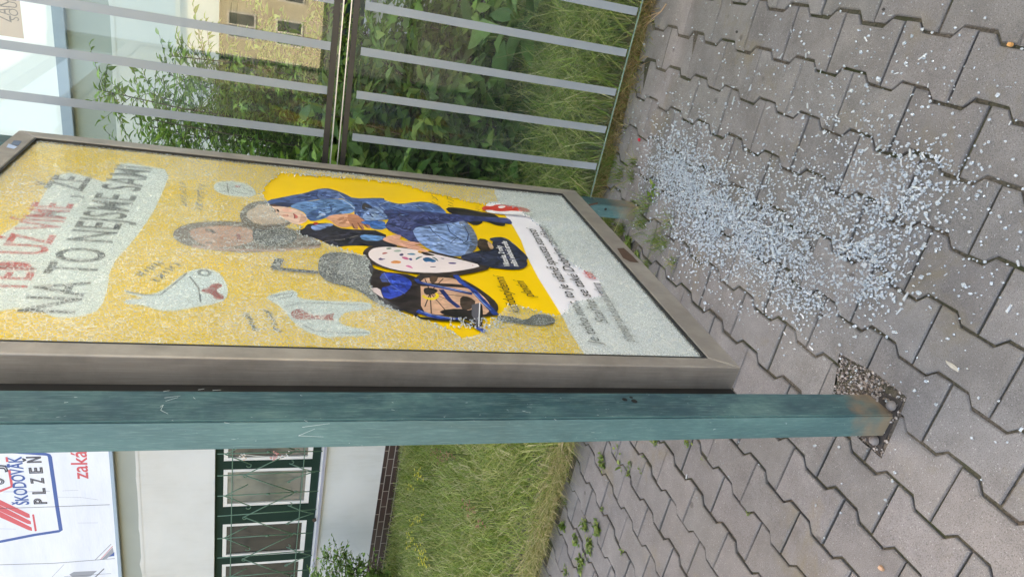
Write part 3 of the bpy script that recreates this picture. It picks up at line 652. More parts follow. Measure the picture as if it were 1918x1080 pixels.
ptext(', ŽE', (144, 371), (172, 334), .098, (45, 48, 50), 0, .012)
ptext('NA TO NEJSME SAMI', (138, 588), (284, 316), .105, (45, 48, 50), 0, .012)
GRY = (75, 75, 60)
def scrib(x0, y0, x1, y1, n, w=.006, seed=1):
    rd = random.Random(seed)
    for i in range(n):
        q = i/max(1, n-1); ax, ay = x0+(x1-x0)*q, y0+(y1-y0)*q
        stroke([(ax-6+rd.uniform(-2, 2), ay-2), (ax+rd.uniform(-3, 3), ay+rd.uniform(-3, 3)), (ax+6+rd.uniform(-2, 2), ay+2)], w, GRY)
scrib(345, 385, 343, 345, 8, seed=2); scrib(372, 392, 378, 348, 9, seed=3); scrib(262, 515, 300, 492, 7, seed=4); scrib(292, 525, 330, 496, 7, seed=5)
scrib(460, 588, 480, 618, 7, seed=6); scrib(500, 582, 520, 620, 7, seed=7)
# white paper cut-outs with doodles
shape([(232, 543), (262, 551), (290, 552), (318, 535), (345, 512), (372, 503), (398, 505), (415, 515), (428, 540), (424, 562), (400, 570), (370, 575), (330, 583), (295, 582), (270, 572), (228, 569), (240, 560), (268, 560), (262, 556), (234, 549)], (225, 232, 238))
stroke([(236, 546), (270, 553), (300, 553), (335, 525), (350, 512)], .004, (70, 75, 85)); stroke([(355, 518), (372, 540), (376, 566)], .004, (90, 95, 105))
stroke([(372, 508), (386, 506), (394, 512), (388, 517), (374, 515), (372, 508)], .008, (120, 125, 130))
shape([(376, 543), (390, 540), (398, 531), (412, 531), (418, 536), (405, 543), (408, 548), (420, 555), (418, 562), (400, 560), (398, 552), (378, 547)], (170, 75, 75))
shape([(498, 556), (520, 548), (545, 543), (558, 548), (556, 558), (580, 562), (640, 565), (690, 566), (698, 574), (690, 582), (650, 584), (640, 590), (632, 603), (650, 612), (690, 618), (697, 626), (680, 630), (640, 630), (610, 634), (570, 620), (545, 600), (530, 578), (505, 563)], (222, 230, 236))
stroke([(505, 556), (530, 552), (550, 548), (545, 556), (520, 560)], .004, (80, 85, 95)); stroke([(532, 575), (560, 568), (600, 568), (690, 572)], .004, (110, 115, 122)); stroke([(560, 605), (590, 620), (640, 624), (690, 623)], .004, (110, 115, 122))
shape([(544, 584), (560, 578), (572, 584), (590, 592), (615, 590), (628, 586), (622, 594), (628, 602), (600, 598), (580, 598), (560, 600), (546, 594)], (175, 60, 62))
shape([(400, 346), (412, 340), (440, 340), (465, 346), (480, 358), (478, 368), (455, 370), (420, 366), (402, 358)], (222, 228, 228))
for i, q in enumerate([[(408, 346), (430, 352), (452, 348)], [(415, 360), (432, 356), (450, 362), (470, 364)], [(455, 352), (468, 358), (474, 362)], [(425, 344), (428, 362)]]): stroke(q, .0035, (60, 60, 60))
shape([(440, 348), (450, 349), (449, 352), (441, 351)], (180, 60, 60), sm=0)
# adult head behind the crackle
shape([(320, 437), (345, 420), (400, 414), (450, 416), (480, 414), (530, 424), (580, 440), (610, 460), (570, 462), (520, 470), (470, 474), (420, 472), (370, 466), (335, 456)], (120, 98, 84))
shape([(352, 437), (365, 428), (400, 424), (440, 424), (468, 428), (478, 440), (470, 455), (440, 462), (400, 464), (370, 456)], (214, 160, 138))
shape([(475, 428), (500, 424), (545, 430), (560, 445), (540, 460), (505, 463), (480, 458), (472, 445)], (60, 60, 62))
stroke([(385, 430), (396, 432), (402, 438)], .012, (90, 70, 62)); stroke([(385, 455), (398, 455)], .010, (100, 76, 66)); stroke([(410, 446), (425, 446)], .010, (180, 118, 100)); stroke([(446, 438), (448, 452)], .010, (165, 90, 85)); stroke([(360, 462), (420, 468), (520, 470), (600, 462)], .014, (205, 160, 145))
# child head, the part under the crackle
shape([(448, 400), (460, 385), (480, 377), (505, 376), (520, 385), (550, 410), (540, 425), (500, 432), (470, 430), (452, 418)], (96, 74, 60))
shape([(458, 404), (472, 390), (500, 384), (540, 390), (560, 410), (530, 420), (480, 422)], (226, 192, 172))
A = dict(org=(480, 340), s=6.75)
DEN = (66, 92, 142)
shape([(110, 242), (430, 178), (610, 148), (760, 98), (890, 82), (1000, 108), (1130, 160), (1225, 215), (1540, 205), (1640, 215), (1640, 500), (1240, 480), (1240, 330), (1160, 215), (850, 215), (560, 260), (410, 330), (300, 300), (150, 300)], DEN, **A)
shape([(770, 110), (900, 90), (1010, 120), (1090, 180), (1130, 215), (900, 215), (800, 220), (760, 170)], (84, 112, 162), **A)
stroke([(1040, 150), (1120, 215)], .003, (170, 175, 185), **A); stroke([(770, 120), (760, 180), (800, 222)], .006, (40, 60, 105), **A)
shape([(150, 290), (300, 262), (420, 268), (500, 290), (420, 330), (240, 318)], (44, 56, 88), **A)
shape([(-20, 290), (150, 300), (230, 305), (410, 325), (560, 370), (640, 440), (655, 485), (600, 525), (500, 545), (420, 515), (380, 490), (250, 470), (0, 440)], (236, 202, 182), **A)
shape([(150, 285), (200, 285), (330, 312), (200, 316)], (90, 60, 50), **A)
shape([(330, 330), (420, 340), (470, 380), (400, 395), (330, 375)], (242, 190, 170), **A); shape([(560, 400), (620, 440), (640, 480), (590, 510), (530, 520), (560, 470)], (214, 168, 146), **A); stroke([(215, 345), (232, 365), (236, 392)], .006, (110, 78, 62), **A)
shape([(252, 352), (275, 348), (292, 372), (288, 388), (268, 378)], (50, 35, 32), **A); shape([(310, 425), (400, 405), (412, 425), (405, 448), (370, 445), (330, 440)], (220, 165, 145), **A); shape([(388, 420), (408, 425), (402, 442)], (140, 85, 75), **A)
shape([(462, 400), (490, 410), (528, 440), (525, 460), (495, 468), (480, 440)], (200, 105, 100), **A); stroke([(470, 402), (486, 432), (484, 466)], .004, (130, 60, 60), **A)
shape([(405, 318), (550, 255), (720, 245), (860, 215), (1090, 222), (1190, 245), (1240, 300), (1250, 350), (1215, 400), (1050, 412), (940, 425), (900, 450), (820, 480), (700, 505), (640, 465), (620, 400), (520, 350)], (92, 136, 186), **A)
shape([(640, 400), (760, 350), (930, 345), (940, 420), (820, 470), (700, 500), (650, 470)], (62, 98, 148), **A); stroke([(560, 300), (700, 330), (840, 350), (940, 345)], .005, (45, 72, 118), **A); stroke([(930, 290), (950, 340), (945, 410)], .006, (50, 82, 130), **A); stroke([(1100, 235), (1190, 290), (1245, 345)], .004, (175, 190, 205), **A); stroke([(960, 375), (1100, 370), (1240, 365)], .003, (60, 90, 140), **A)
shape([(780, 420), (850, 395), (890, 420), (830, 445)], (150, 165, 190), **A)
shape([(500, 622), (600, 600), (640, 540), (700, 530), (940, 520), (1000, 560), (1100, 600), (1640, 620), (1640, 830), (1400, 812), (1200, 806), (960, 832), (860, 760), (700, 700), (560, 700)], (36, 36, 50), **A)
shape([(690, 560), (760, 545), (930, 520), (990, 545), (900, 580), (760, 625), (700, 600)], (120, 150, 200), **A); shape([(715, 520), (770, 512), (795, 535), (740, 552)], (180, 50, 45), **A)
stroke([(860, 750), (1100, 730), (1290, 680)], .003, (130, 125, 125), **A); stroke([(850, 700), (1000, 690), (1200, 640)], .003, (75, 72, 80), **A); stroke([(1000, 620), (1150, 650), (1300, 660)], .004, (18, 18, 28), **A)
shape([(1300, 680), (1400, 670), (1580, 690), (1640, 700), (1640, 750), (1480, 750), (1340, 730)], (80, 128, 185), **A)
shape([(1340, 490), (1420, 470), (1560, 500), (1640, 520), (1640, 610), (1450, 600)], (70, 120, 180), **A)
shape([(868, 472), (940, 420), (1160, 407), (1200, 430), (1230, 560), (1100, 585), (1000, 555), (940, 490)], (222, 165, 132), **A)
shape([(1160, 407), (1260, 410), (1350, 475), (1420, 540), (1455, 582), (1410, 595), (1330, 530), (1375, 600), (1335, 615), (1270, 545), (1295, 600), (1235, 600), (1195, 550), (1150, 470)], (188, 128, 98), **A)
folds([(430, 180), (760, 100), (890, 84), (1000, 110), (1120, 160), (1100, 215), (850, 215), (560, 260)], (48, 70, 116), (96, 122, 170), 26, .008, 0., seed=31, ln=110, **A)
folds([(520, 300), (720, 250), (1090, 225), (1240, 300), (1215, 400), (940, 420), (700, 490), (620, 400)], (66, 102, 150), (126, 166, 208), 34, .008, .1, seed=32, ln=90, **A)
folds([(560, 640), (940, 540), (1100, 610), (1620, 640), (1620, 800), (960, 820)], (22, 22, 34), (62, 62, 80), 34, .008, .15, seed=33, ln=130, **A)
folds([(1240, 230), (1620, 220), (1620, 470), (1260, 460)], (44, 66, 116), (112, 142, 188), 26, .008, .9, seed=34, ln=80, **A)
folds([(900, 480), (1160, 420), (1210, 550), (1000, 540)], (200, 140, 108), (236, 184, 152), 14, .008, 0., seed=35, ln=90, **A)
for q in ([(1280, 520), (1340, 600)], [(1330, 500), (1410, 580)], [(1210, 530), (1240, 590)]): stroke(q, .003, (120, 70, 50), **A)
B = dict(org=(680, 360), s=5.994)
shape([(-20, 85), (180, 65), (300, 110), (430, 135), (600, 105), (740, 110), (850, 150), (930, 215), (930, 250), (500, 260), (300, 300), (150, 320), (-20, 320)], (72, 104, 158), **B)
stroke([(60, 80), (160, 130), (300, 130), (420, 150)], .004, (40, 62, 110), **B); stroke([(430, 140), (600, 150), (690, 215)], .003, (150, 170, 195), **B); stroke([(180, 145), (290, 100)], .003, (160, 178, 200), **B); stroke([(180, 145), (280, 230)], .003, (140, 160, 190), **B)
shape([(0, 110), (90, 150), (120, 190), (40, 200), (-20, 190)], (60, 55, 62), **B)
shape([(60, 190), (150, 150), (240, 220), (280, 290), (180, 312), (40, 320), (-20, 280)], (128, 158, 200), **B)
stroke([(110, 160), (200, 230), (260, 300)], .004, (80, 110, 160), **B)
shape([(-20, 325), (100, 325), (250, 320), (240, 380), (100, 370), (-20, 350)], (52, 110, 185), **B)
shape([(915, 170), (1080, 170), (1300, 215), (1460, 240), (1520, 275), (1600, 345), (1590, 382), (1500, 372), (1390, 330), (1340, 320), (1340, 345), (1260, 375), (1180, 340), (1150, 290), (980, 240)], (38, 32, 34), **B)
shape([(240, 380), (300, 290), (200, 200), (380, 195), (600, 212), (900, 232), (1200, 262), (1400, 280), (1540, 282), (1640, 290), (1685, 358), (1600, 350), (1400, 322), (1200, 325), (1000, 360), (700, 375), (560, 405), (600, 520), (640, 575), (540, 560), (430, 490), (300, 440)], (56, 66, 116), **B)
for q in ([(300, 300), (420, 240), (520, 230)], [(430, 420), (480, 330), (560, 300)], [(520, 400), (560, 330), (700, 290)], [(250, 380), (330, 340), (360, 280)]): stroke(q, .004, (36, 44, 86), **B)
folds([(260, 370), (300, 220), (600, 225), (1200, 270), (1600, 320), (1200, 325), (700, 370), (560, 400), (600, 510), (440, 480)], (38, 46, 88), (78, 90, 142), 50, .010, .15, seed=41, ln=130, **B)
folds([(0, 90), (180, 75), (300, 115), (740, 115), (900, 210), (500, 255), (300, 295), (20, 310)], (44, 68, 120), (108, 140, 188), 40, .008, .5, seed=42, ln=80, **B)
folds([(100, 170), (230, 230), (260, 290), (60, 310)], (92, 124, 172), (160, 186, 216), 10, .008, .5, seed=43, ln=60, **B)
shape([(550, 410), (700, 372), (900, 357), (1150, 320), (1230, 400), (1288, 520), (1280, 620), (1200, 700), (1050, 722), (900, 704), (750, 645), (640, 572), (585, 500)], (120, 150, 196), **B)
shape([(1060, 330), (1150, 318), (1230, 400), (1290, 520), (1280, 620), (1200, 700), (1130, 700), (1210, 600), (1200, 480), (1120, 400)], (105, 118, 140), **B)
folds([(560, 410), (900, 360), (1140, 330), (1270, 520), (1260, 620), (1040, 710), (760, 640), (600, 500)], (98, 128, 176), (146, 174, 212), 60, .010, .5, seed=44, ln=80, **B)
stroke([(740, 380), (790, 450), (900, 530), (1000, 570), (1120, 575), (1170, 540), (1185, 470), (1140, 380)], .0035, (44, 62, 104), **B); stroke([(945, 370), (970, 440), (1050, 500), (1100, 540)], .003, (44, 62, 104), **B); stroke([(1050, 505), (1140, 508)], .003, (44, 62, 104), **B); stroke([(980, 570), (1040, 520), (1090, 520), (1140, 570), (1180, 600)], .003, (50, 68, 110), **B)
shape([(1060, 722), (1280, 660), (1360, 640), (1480, 560), (1400, 520), (1520, 498), (1610, 512), (1720, 600), (1862, 732), (1830, 760), (1852, 810), (1790, 862), (1650, 868), (1500, 852), (1350, 830), (1200, 780)], (40, 46, 72), **B)
folds([(1100, 730), (1460, 600), (1600, 520), (1840, 760), (1700, 850), (1300, 810)], (26, 30, 50), (62, 70, 100), 34, .010, .2, seed=45, ln=90, **B)
shape([(1285, 515), (1400, 530), (1470, 635), (1400, 665), (1285, 640)], (66, 50, 44), **B); shape([(1390, 540), (1440, 570), (1475, 630), (1420, 640)], (200, 165, 130), **B)
shape([(1550, 505), (1640, 540), (1760, 630), (1720, 600), (1600, 520)], (160, 170, 190), **B)
# bicycle-like chair wheel with flower disc
shape([(-10, 690), (20, 640), (90, 600), (420, 612), (750, 655), (1000, 715), (1350, 815), (1440, 850), (1300, 892), (1100, 930), (900, 942), (700, 928), (420, 892), (200, 842), (60, 785)], (58, 46, 44), **B)
shape([(55, 690), (80, 650), (130, 622), (300, 608), (600, 645), (900, 715), (1100, 757), (1345, 822), (1200, 862), (900, 905), (600, 900), (350, 870), (180, 812), (80, 745)], (238, 226, 226), **B)
for pts, c in [([(660, 745), (720, 725), (780, 745), (830, 770), (790, 790), (740, 775), (700, 785)], (45, 130, 190)), ([(585, 765), (600, 730), (680, 715), (640, 735)], (60, 120, 130)), ([(760, 725), (820, 735), (855, 785), (810, 750)], (60, 120, 130)), ([(420, 725), (480, 722), (525, 750), (480, 760)], (215, 110, 155)), ([(465, 825), (520, 815), (570, 858), (520, 845)], (225, 120, 170)), ([(300, 785), (360, 762), (430, 775), (420, 798), (340, 800)], (235, 155, 90)),
               ([(165, 752), (200, 730), (210, 745), (262, 745), (200, 765)], (115, 95, 160)), ([(205, 690), (240, 672), (285, 680), (240, 695)], (190, 85, 80)), ([(955, 785), (1048, 788), (1045, 806), (965, 803)], (85, 70, 130)), ([(250, 630), (300, 620), (330, 632), (280, 642)], (80, 120, 95)), ([(400, 700), (440, 682), (460, 700), (430, 718)], (90, 80, 140)), ([(510, 745), (540, 735), (558, 760), (530, 765)], (70, 60, 130)), ([(745, 835), (815, 832), (820, 840), (760, 842)], (90, 50, 90)),
               ([(600, 662), (660, 650), (700, 680), (650, 690)], (230, 165, 70)), ([(330, 660), (400, 640), (440, 660), (380, 672)], (170, 190, 175)), ([(480, 690), (560, 680), (600, 700), (540, 706)], (90, 140, 170)), ([(860, 735), (920, 740), (900, 752)], (120, 130, 150)), ([(1225, 815), (1240, 818), (1232, 828)], (200, 80, 90))]: shape(c=None, pts=pts, rgb=c, **B) if False else shape(pts, c, B['org'], B['s'])
shape([(640, 672), (700, 668), (760, 690), (815, 708), (770, 712), (690, 705)], (38, 24, 22), **B)
shape([(-20, 455), (210, 495), (232, 545), (420, 605), (300, 612), (-20, 600)], (30, 30, 44), **B); shape([(-20, 470), (110, 480), (210, 495), (225, 545), (-20, 540)], (82, 136, 190), **B)
shape([(212, 522), (310, 480), (420, 475), (432, 500), (400, 520), (450, 542), (620, 560), (660, 578), (560, 590), (640, 600), (700, 612), (600, 612), (700, 640), (750, 668), (690, 668), (560, 640), (400, 600), (240, 548)], (230, 172, 146), **B)
for q in ([(430, 560), (640, 590)], [(450, 580), (690, 625)], [(480, 605), (700, 655)]): stroke(q, .0022, (170, 105, 85), **B)
Cc = dict(org=(600, 440), s=4.908)
shape([(860, 360), (1100, 360), (1300, 400), (1430, 470), (1590, 585), (1645, 660), (1610, 735), (1500, 752), (1440, 740), (1000, 740), (900, 700), (880, 500)], (44, 36, 36), **Cc)
shape([(915, 400), (1090, 385), (1250, 400), (1400, 480), (1530, 590), (1570, 660), (1540, 720), (1490, 735), (1400, 700), (1290, 715), (1050, 740), (925, 690), (925, 520)], (214, 170, 142), **Cc)
for q in ([(1010, 530), (1020, 720)], [(1010, 530), (1150, 690)], [(1010, 530), (960, 660)], [(1010, 530), (1240, 620)], [(1010, 530), (1300, 560)], [(1010, 520), (1130, 400)], [(1010, 520), (960, 400)]): stroke(q, .003, (60, 45, 42), **Cc)
shape([(930, 560), (960, 585), (1010, 598), (1070, 590), (1095, 560), (1080, 535), (1050, 530), (1065, 560), (1030, 578), (980, 572), (945, 545)], (238, 210, 40), **Cc); shape([(945, 490), (1000, 480), (1075, 500), (1080, 520), (1030, 545), (960, 550)], (36, 28, 28), **Cc)
shape([(1000, 375), (1090, 380), (1060, 440), (1010, 440)], (92, 70, 56), **Cc); shape([(880, 440), (1130, 440), (1440, 470), (1420, 500), (1300, 480), (1060, 470), (900, 470)], (50, 40, 40), **Cc)
shape([(430, 240), (520, 330), (880, 365), (925, 460), (915, 715), (870, 742), (600, 622), (570, 560), (540, 485), (440, 492)], (42, 32, 34), **Cc)
shape([(440, 488), (545, 482), (570, 560), (600, 615), (500, 575), (450, 520)], (222, 205, 205), **Cc)
shape([(535, 405), (580, 338), (760, 368), (835, 420), (842, 470), (770, 545), (600, 602), (545, 485), (650, 465), (620, 400)], (28, 62, 172), **Cc)
folds([(600, 380), (800, 400), (830, 480), (640, 580), (580, 500)], (20, 46, 138), (50, 90, 200), 24, .010, .6, seed=46, ln=80, **Cc); shape([(580, 340), (600, 400), (650, 462), (540, 420)], (60, 80, 140), **Cc); stroke([(585, 345), (655, 465), (780, 540)], .003, (90, 110, 180), **Cc)
shape([(470, 435), (640, 430), (650, 465), (560, 480), (465, 480)], (60, 44, 40), **Cc)
shape([(1285, 555), (1380, 570), (1440, 620), (1360, 700), (1285, 670)], (66, 52, 46), **Cc); shape([(1085, 692), (1280, 672), (1380, 700), (1470, 620), (1495, 655), (1492, 840), (1450, 852), (1380, 785), (1130, 732)], (26, 20, 22), **Cc); shape([(1392, 640), (1465, 622), (1455, 838), (1390, 735)], (92, 92, 102), **Cc, sm=0); stroke([(1466, 620), (1456, 842)], .003, (225, 225, 230), **Cc)
BL = (24, 62, 148)
stroke([(880, 400), (900, 430), (1040, 465), (1240, 505), (1395, 540)], .014, BL, **Cc); stroke([(940, 435), (1180, 490), (1380, 530)], .0028, (140, 170, 225), **Cc)
stroke([(1240, 368), (1300, 435), (1400, 500), (1500, 610), (1620, 735)], .017, BL, **Cc); stroke([(1410, 530), (1500, 625), (1570, 690)], .003, (130, 165, 225), **Cc)
stroke([(1110, 500), (1190, 600), (1275, 665)], .014, (22, 46, 110), **Cc); stroke([(890, 695), (1000, 735), (1150, 765), (1290, 780)], .017, BL, **Cc); stroke([(920, 700), (1050, 738), (1200, 762)], .003, (120, 150, 215), **Cc)
stroke([(860, 730), (920, 760), (1100, 778), (1290, 785), (1380, 820), (1460, 855)], .010, (24, 20, 24), **Cc); stroke([(1440, 850), (1520, 888)], .016, BL, **Cc)
# crackled push handle and backrest
shape([(595, 498), (600, 478), (625, 471), (655, 474), (690, 482), (700, 500), (696, 525), (690, 540), (720, 560), (760, 582), (740, 582), (700, 565), (675, 545), (650, 536), (615, 528), (598, 515)], (66, 66, 72))
stroke([(524, 484), (516, 500), (510, 502)], .022, (70, 70, 74)); stroke([(510, 502), (540, 505), (596, 510)], .016, (70, 70, 74))
shape([(985, 600), (1000, 588), (1025, 588), (1042, 598), (1035, 608), (1000, 610), (960, 604), (930, 600), (932, 590), (960, 592)], (70, 66, 60))
ptext('Viktorka, 2 roky', (680+1655/5.994, 360+835/5.994), (680+1548/5.994, 360+600/5.994), .020, (240, 240, 240), 0, .02)
ptext('míšní svalová atrofie', (680+1745/5.994, 360+832/5.994), (680+1610/5.994, 360+550/5.994), .020, (240, 240, 240), 0, .02)
ptext('každotýdenní', (975, 586), (942, 516), .034, (30, 25, 20), .25); ptext('plavání', (1002, 556), (979, 524), .034, (30, 25, 20), .25)
scrib(818, 385, 812, 362, 5, .003, 9); scrib(845, 385, 840, 364, 5, .003, 10)
DK = (34, 32, 34)
ptext('Je toho moc, to je vážně spousta starostí', (1128, 646), (1002, 428), .036, DK, .18, .004)
ptext('Staňte se také Dobrým andělem', (1140, 605), (1020, 422), .036, DK, .18, .004)
ptext('přispívejte a podívejte se, jak pomáhat na', (1190, 640), (1124, 530), .036, DK, .18, .004)
ptext('dobr', (1117, 522), (1105, 507), .036, (205, 55, 45), .18, .01)
# red angel wing doodle with white heart
shape([(1390, 110), (1520, 100), (1800, 140), (1910, 210), (1900, 290), (1780, 260), (1600, 250), (1440, 235), (1360, 210)], (240, 238, 240), **B)
shape([(1328, 178), (1370, 150), (1440, 160), (1500, 133), (1700, 150), (1850, 182), (1892, 230), (1700, 205), (1560, 215), (1480, 212), (1440, 197), (1350, 203)], (214, 70, 58), **B)
shape([(1510, 160), (1560, 150), (1610, 158), (1570, 178), (1530, 180)], (245, 240, 240), **B)
for q in ([(1265, 155), (1300, 160)], [(1262, 182), (1300, 180)], [(1285, 205), (1310, 195)], [(1300, 130), (1330, 145)], [(1345, 215), (1350, 205)], [(1380, 225), (1385, 210)], [(1480, 230), (1600, 245), (1800, 250), (1880, 278), (1888, 240)], [(1820, 235), (1840, 250)]): stroke(q, .002, (50, 20, 20), **B)
po = cpar(pb.build('poster', PM)); tag(po, 'yellow poster with an adult hugging a child beside a blue wheelchair, torn headline on top')
# ---- cracked glass sheet with the hole
hole = [(527, 322), (560, 326), (640, 332), (700, 337), (753, 343), (800, 358), (850, 370), (890, 379), (924, 380), (968, 388), (994, 407), (1017, 427), (1040, 460), (1057, 483), (1097, 507), (1120, 520), (1131, 552), (1104, 560), (1077, 564), (1054, 590), (1030, 588), (1007, 582), (975, 572), (952, 570), (935, 590), (922, 604), (908, 619), (890, 628), (865, 633), (850, 622), (820, 606), (790, 598), (762, 588), (730, 574), (710, 560), (698, 545), (692, 528), (696, 515), (690, 500), (694, 490), (686, 480), (660, 472), (636, 463), (613, 457), (600, 451), (584, 444), (566, 441), (557, 432), (566, 428), (569, 423), (551, 420), (536, 412), (520, 402), (512, 390), (500, 378), (492, 362), (496, 350), (508, 338)]
def jag(pts, amp, rd, n=5):
    out = []
    for i in range(len(pts)):
        a, c = pts[i], pts[(i+1) % len(pts)]; L_ = math.dist(a, c); k = max(2, int(L_/4.))
        for j in range(k):
            q = j/k; out.append((a[0]+(c[0]-a[0])*q+rd.uniform(-amp, amp), a[1]+(c[1]-a[1])*q+rd.uniform(-amp, amp)))
    return out
hp = [clampyz(at_x(p, XG)) for p in jag(hole, 1.2, random.Random(3))]
outer = [Vector((XG, yi0+.004, zi0+.004)), Vector((XG, yi1-.004, zi0+.004)), Vector((XG, yi1-.004, zi1-.004)), Vector((XG, yi0+.004, zi1-.004))]
from mathutils.geometry import tessellate_polygon
allp = outer+hp; tri = tessellate_polygon([outer, hp])
gb = MB(); gb.add(allp, [t_ for t_ in tri])
go = cpar(gb.build('cracked_glass', M_crack)); tag(go, 'crazed safety glass with a large jagged hole over the poster')
# rim of broken edge crumbs (thickness of the sheet)
rb = MB(); rd = random.Random(5)
def crumb(c, s, rd, mb, flat=.6, rotfull=True, mi=0):
    n = rd.choice((4, 5, 5, 6)); a0 = rd.uniform(0, 6.28); asp = rd.uniform(.55, 1.); pts = []
    for k in range(n):
        a = a0+2*math.pi*k/n+rd.uniform(-.25, .25); r = s*rd.uniform(.75, 1.1); pts.append((math.cos(a)*r, math.sin(a)*r*asp))
    h = s*flat*rd.uniform(.8, 1.2)
    top = [Vector((p[0]*rd.uniform(.8, .95), p[1]*rd.uniform(.8, .95), h)) for p in pts]; bot = [Vector((p[0], p[1], -h)) for p in pts]
    R = Matrix.Rotation(rd.uniform(0, 6.28), 3, 'Z') @ (Matrix.Rotation(rd.gauss(0, .5) if rotfull else 0, 3, 'X') @ Matrix.Rotation(rd.gauss(0, .5) if rotfull else 0, 3, 'Y'))
    vs_ = [R @ v for v in bot+top]; zm = min(v.z for v in vs_) if rotfull else 0
    off = Vector(c)-Vector((0, 0, zm))
    mb.add([v+off for v in vs_], [tuple(range(n))[::-1], tuple(range(n, 2*n))]+[(i, (i+1) % n, n+(i+1) % n, n+i) for i in range(n)], mi)
for p in hp[::1]:
    if rd.random() < .8: crumb((p.x-.001, p.y+rd.gauss(0, .003), p.z+rd.gauss(0, .003)), rd.uniform(.002, .0042), rd, rb, .5, True)
for i in range(260):   # crumbs hanging in the band by the lower blob and the top strip
    q = random.choice([(845+rd.uniform(0, 100), 604+rd.uniform(-10, 10)), (600+rd.uniform(-60, 160), 326+rd.uniform(-4, 4))])
    p = at_x(q, XG-.001); p = clampyz(p); crumb(p, rd.uniform(.002, .004), rd, rb, .5, True)
tag(cpar(rb.build('broken_rim', M_shard)), kind='stuff')
# crumbs lying on the lower inside edge
# ---------------------------------------------------------------- gravel pit at the foot of the post
pit = [Vector((p.x, p.y, -.0045)) for p in PIT_]
b = MB(); b.add(pit, [tuple(range(len(pit)))]); rd = random.Random(9)
t = NT('mixed_gravel'); v_ = t.new('TexVoronoi'); v_.inputs['Scale'].default_value = 160; t.l.new(t.co.outputs['Object'], v_.inputs['Vector']); M_gravel = t.fin(t.ramp(v_.outputs['Color'], [(.2, (.07, .055, .045)), (.5, (.20, .16, .13)), (.85, (.42, .39, .36))]), .85)
cxs = [p.x for p in pit]; cys = [p.y for p in pit]
k = 0
while k < 1300:
    x, y = rd.uniform(min(cxs), max(cxs)), rd.uniform(min(cys), max(cys))
    if inpoly(x, y, pit) and not (-.99 < x < -.80 and y < 1.12 and rd.random() < .85): crumb((x, y, -.0055), rd.choice((.0012, .0018, .0022, .003, .005)), rd, b, .6, True, 1); k += 1
tag(b.build('gravel', [M_soil, M_gravel]), 'dirt and loose gravel filling the cut-out in the pavers at the foot of the big teal post', 'gravel', kind='stuff')
# ---------------------------------------------------------------- glass crumbs on the paving
rd = random.Random(21)
comp = [  # weight, cx, cy, sx, sy, rot
    (.13, 1262, 322, 26, 32, .0), (.17, 1310, 352, 38, 30, .0), (.17, 1350, 405, 48, 32, .3), (.09, 1330, 455, 45, 32, .2), (.12, 1430, 450, 55, 38, .4), (.06, 1490, 500, 50, 32, .3),
    (.035, 1620, 478, 30, 22, 0), (.028, 1645, 370, 45, 30, .3), (.018, 1700, 300, 50, 24, .2), (.035, 1610, 540, 35, 18, 0), (.02, 1510, 572, 30, 14, .3), (.04, 1400, 520, 70, 40, .5), (.06, 1560, 420, 60, 55, 0), (.09, 1460, 390, 70, 45, .2), (.015, 1690, 420, 50, 45, 0), (.05, 1290, 270, 40, 40, 0), (.015, 1720, 340, 60, 30, 0)]
wsum = [c[0] for c in comp]
blk = []; pts = []
for i in range(26): blk.append((rd.uniform(1330, 1600), rd.uniform(330, 560), rd.uniform(6, 16)))
def accept(x, y):
    if x > 1935 or y < -15 or y > 760 or x < 1150: return False
    return True
while len(pts) < 10800:
    c = rd.choices(comp, wsum)[0]; a, b_ = rd.gauss(0, c[3]), rd.gauss(0, c[4]); cr_, sr_ = math.cos(c[5]), math.sin(c[5])
    x, y = c[1]+a*cr_-b_*sr_, c[2]+a*sr_+b_*cr_
    if any((x-bx)**2+(y-by)**2 < br*br and rd.random() < .85 for bx, by, br in blk): continue
    if accept(x, y) and x > 1200: pts.append((x, y))
while len(pts) < 12600:       # thin halo
    x, y = rd.gauss(1500, 210), rd.gauss(370, 175)
    if x < 1195+max(0, (y-330))*.9-10 or not accept(x, y): continue
    if y > 640 and rd.random() < .35: continue
    pts.append((x, y))
for i in range(160):  # along edges near the poster
    pts.append((1200+rd.gauss(0, 20), rd.uniform(180, 430)))
for i in range(35): pts.append((rd.uniform(1380, 1918), rd.uniform(720, 1010)))
for i in range(5): pts.append((rd.uniform(1100, 1400), rd.uniform(840, 1000)))
shards = []
for (x, y) in pts:
    p = at_z((x, y))
    s = rd.lognormvariate(math.log(.0029), .32)
    if x > 1560: s *= rd.choice((1., 1.2, 1.5)) if rd.random() < .45 else 1
    shards.append((s/(Vector((0, 0, H))-p).length, p, s))
shards.sort(key=lambda q: -q[0])
def elong(rd): return rd.random() < .06
def sliver(c, s, rd, mb):
    s = min(s, .0042); L_ = s*rd.uniform(1.6, 3.0); a = rd.uniform(0, 6.28); d = Vector((math.cos(a), math.sin(a), rd.uniform(0, .15))); n_ = Vector((-d.y, d.x, 0)); w = s*.6; h = s*.7
    A_ = Vector(c)+Vector((0, 0, .0005)); vs_ = [A_-d*L_-n_*w, A_-d*L_*.9+n_*w, A_+d*L_+n_*w*.6, A_+d*L_*.95-n_*w*.7]
    mb.add(vs_+[v+Vector((0, 0, h)) for v in vs_], [(3, 2, 1, 0), (4, 5, 6, 7), (0, 1, 5, 4), (1, 2, 6, 5), (2, 3, 7, 6), (3, 0, 4, 7)])
lab = 'larger loose nugget of clear safety glass lying apart on the grey pavers'
protos = []
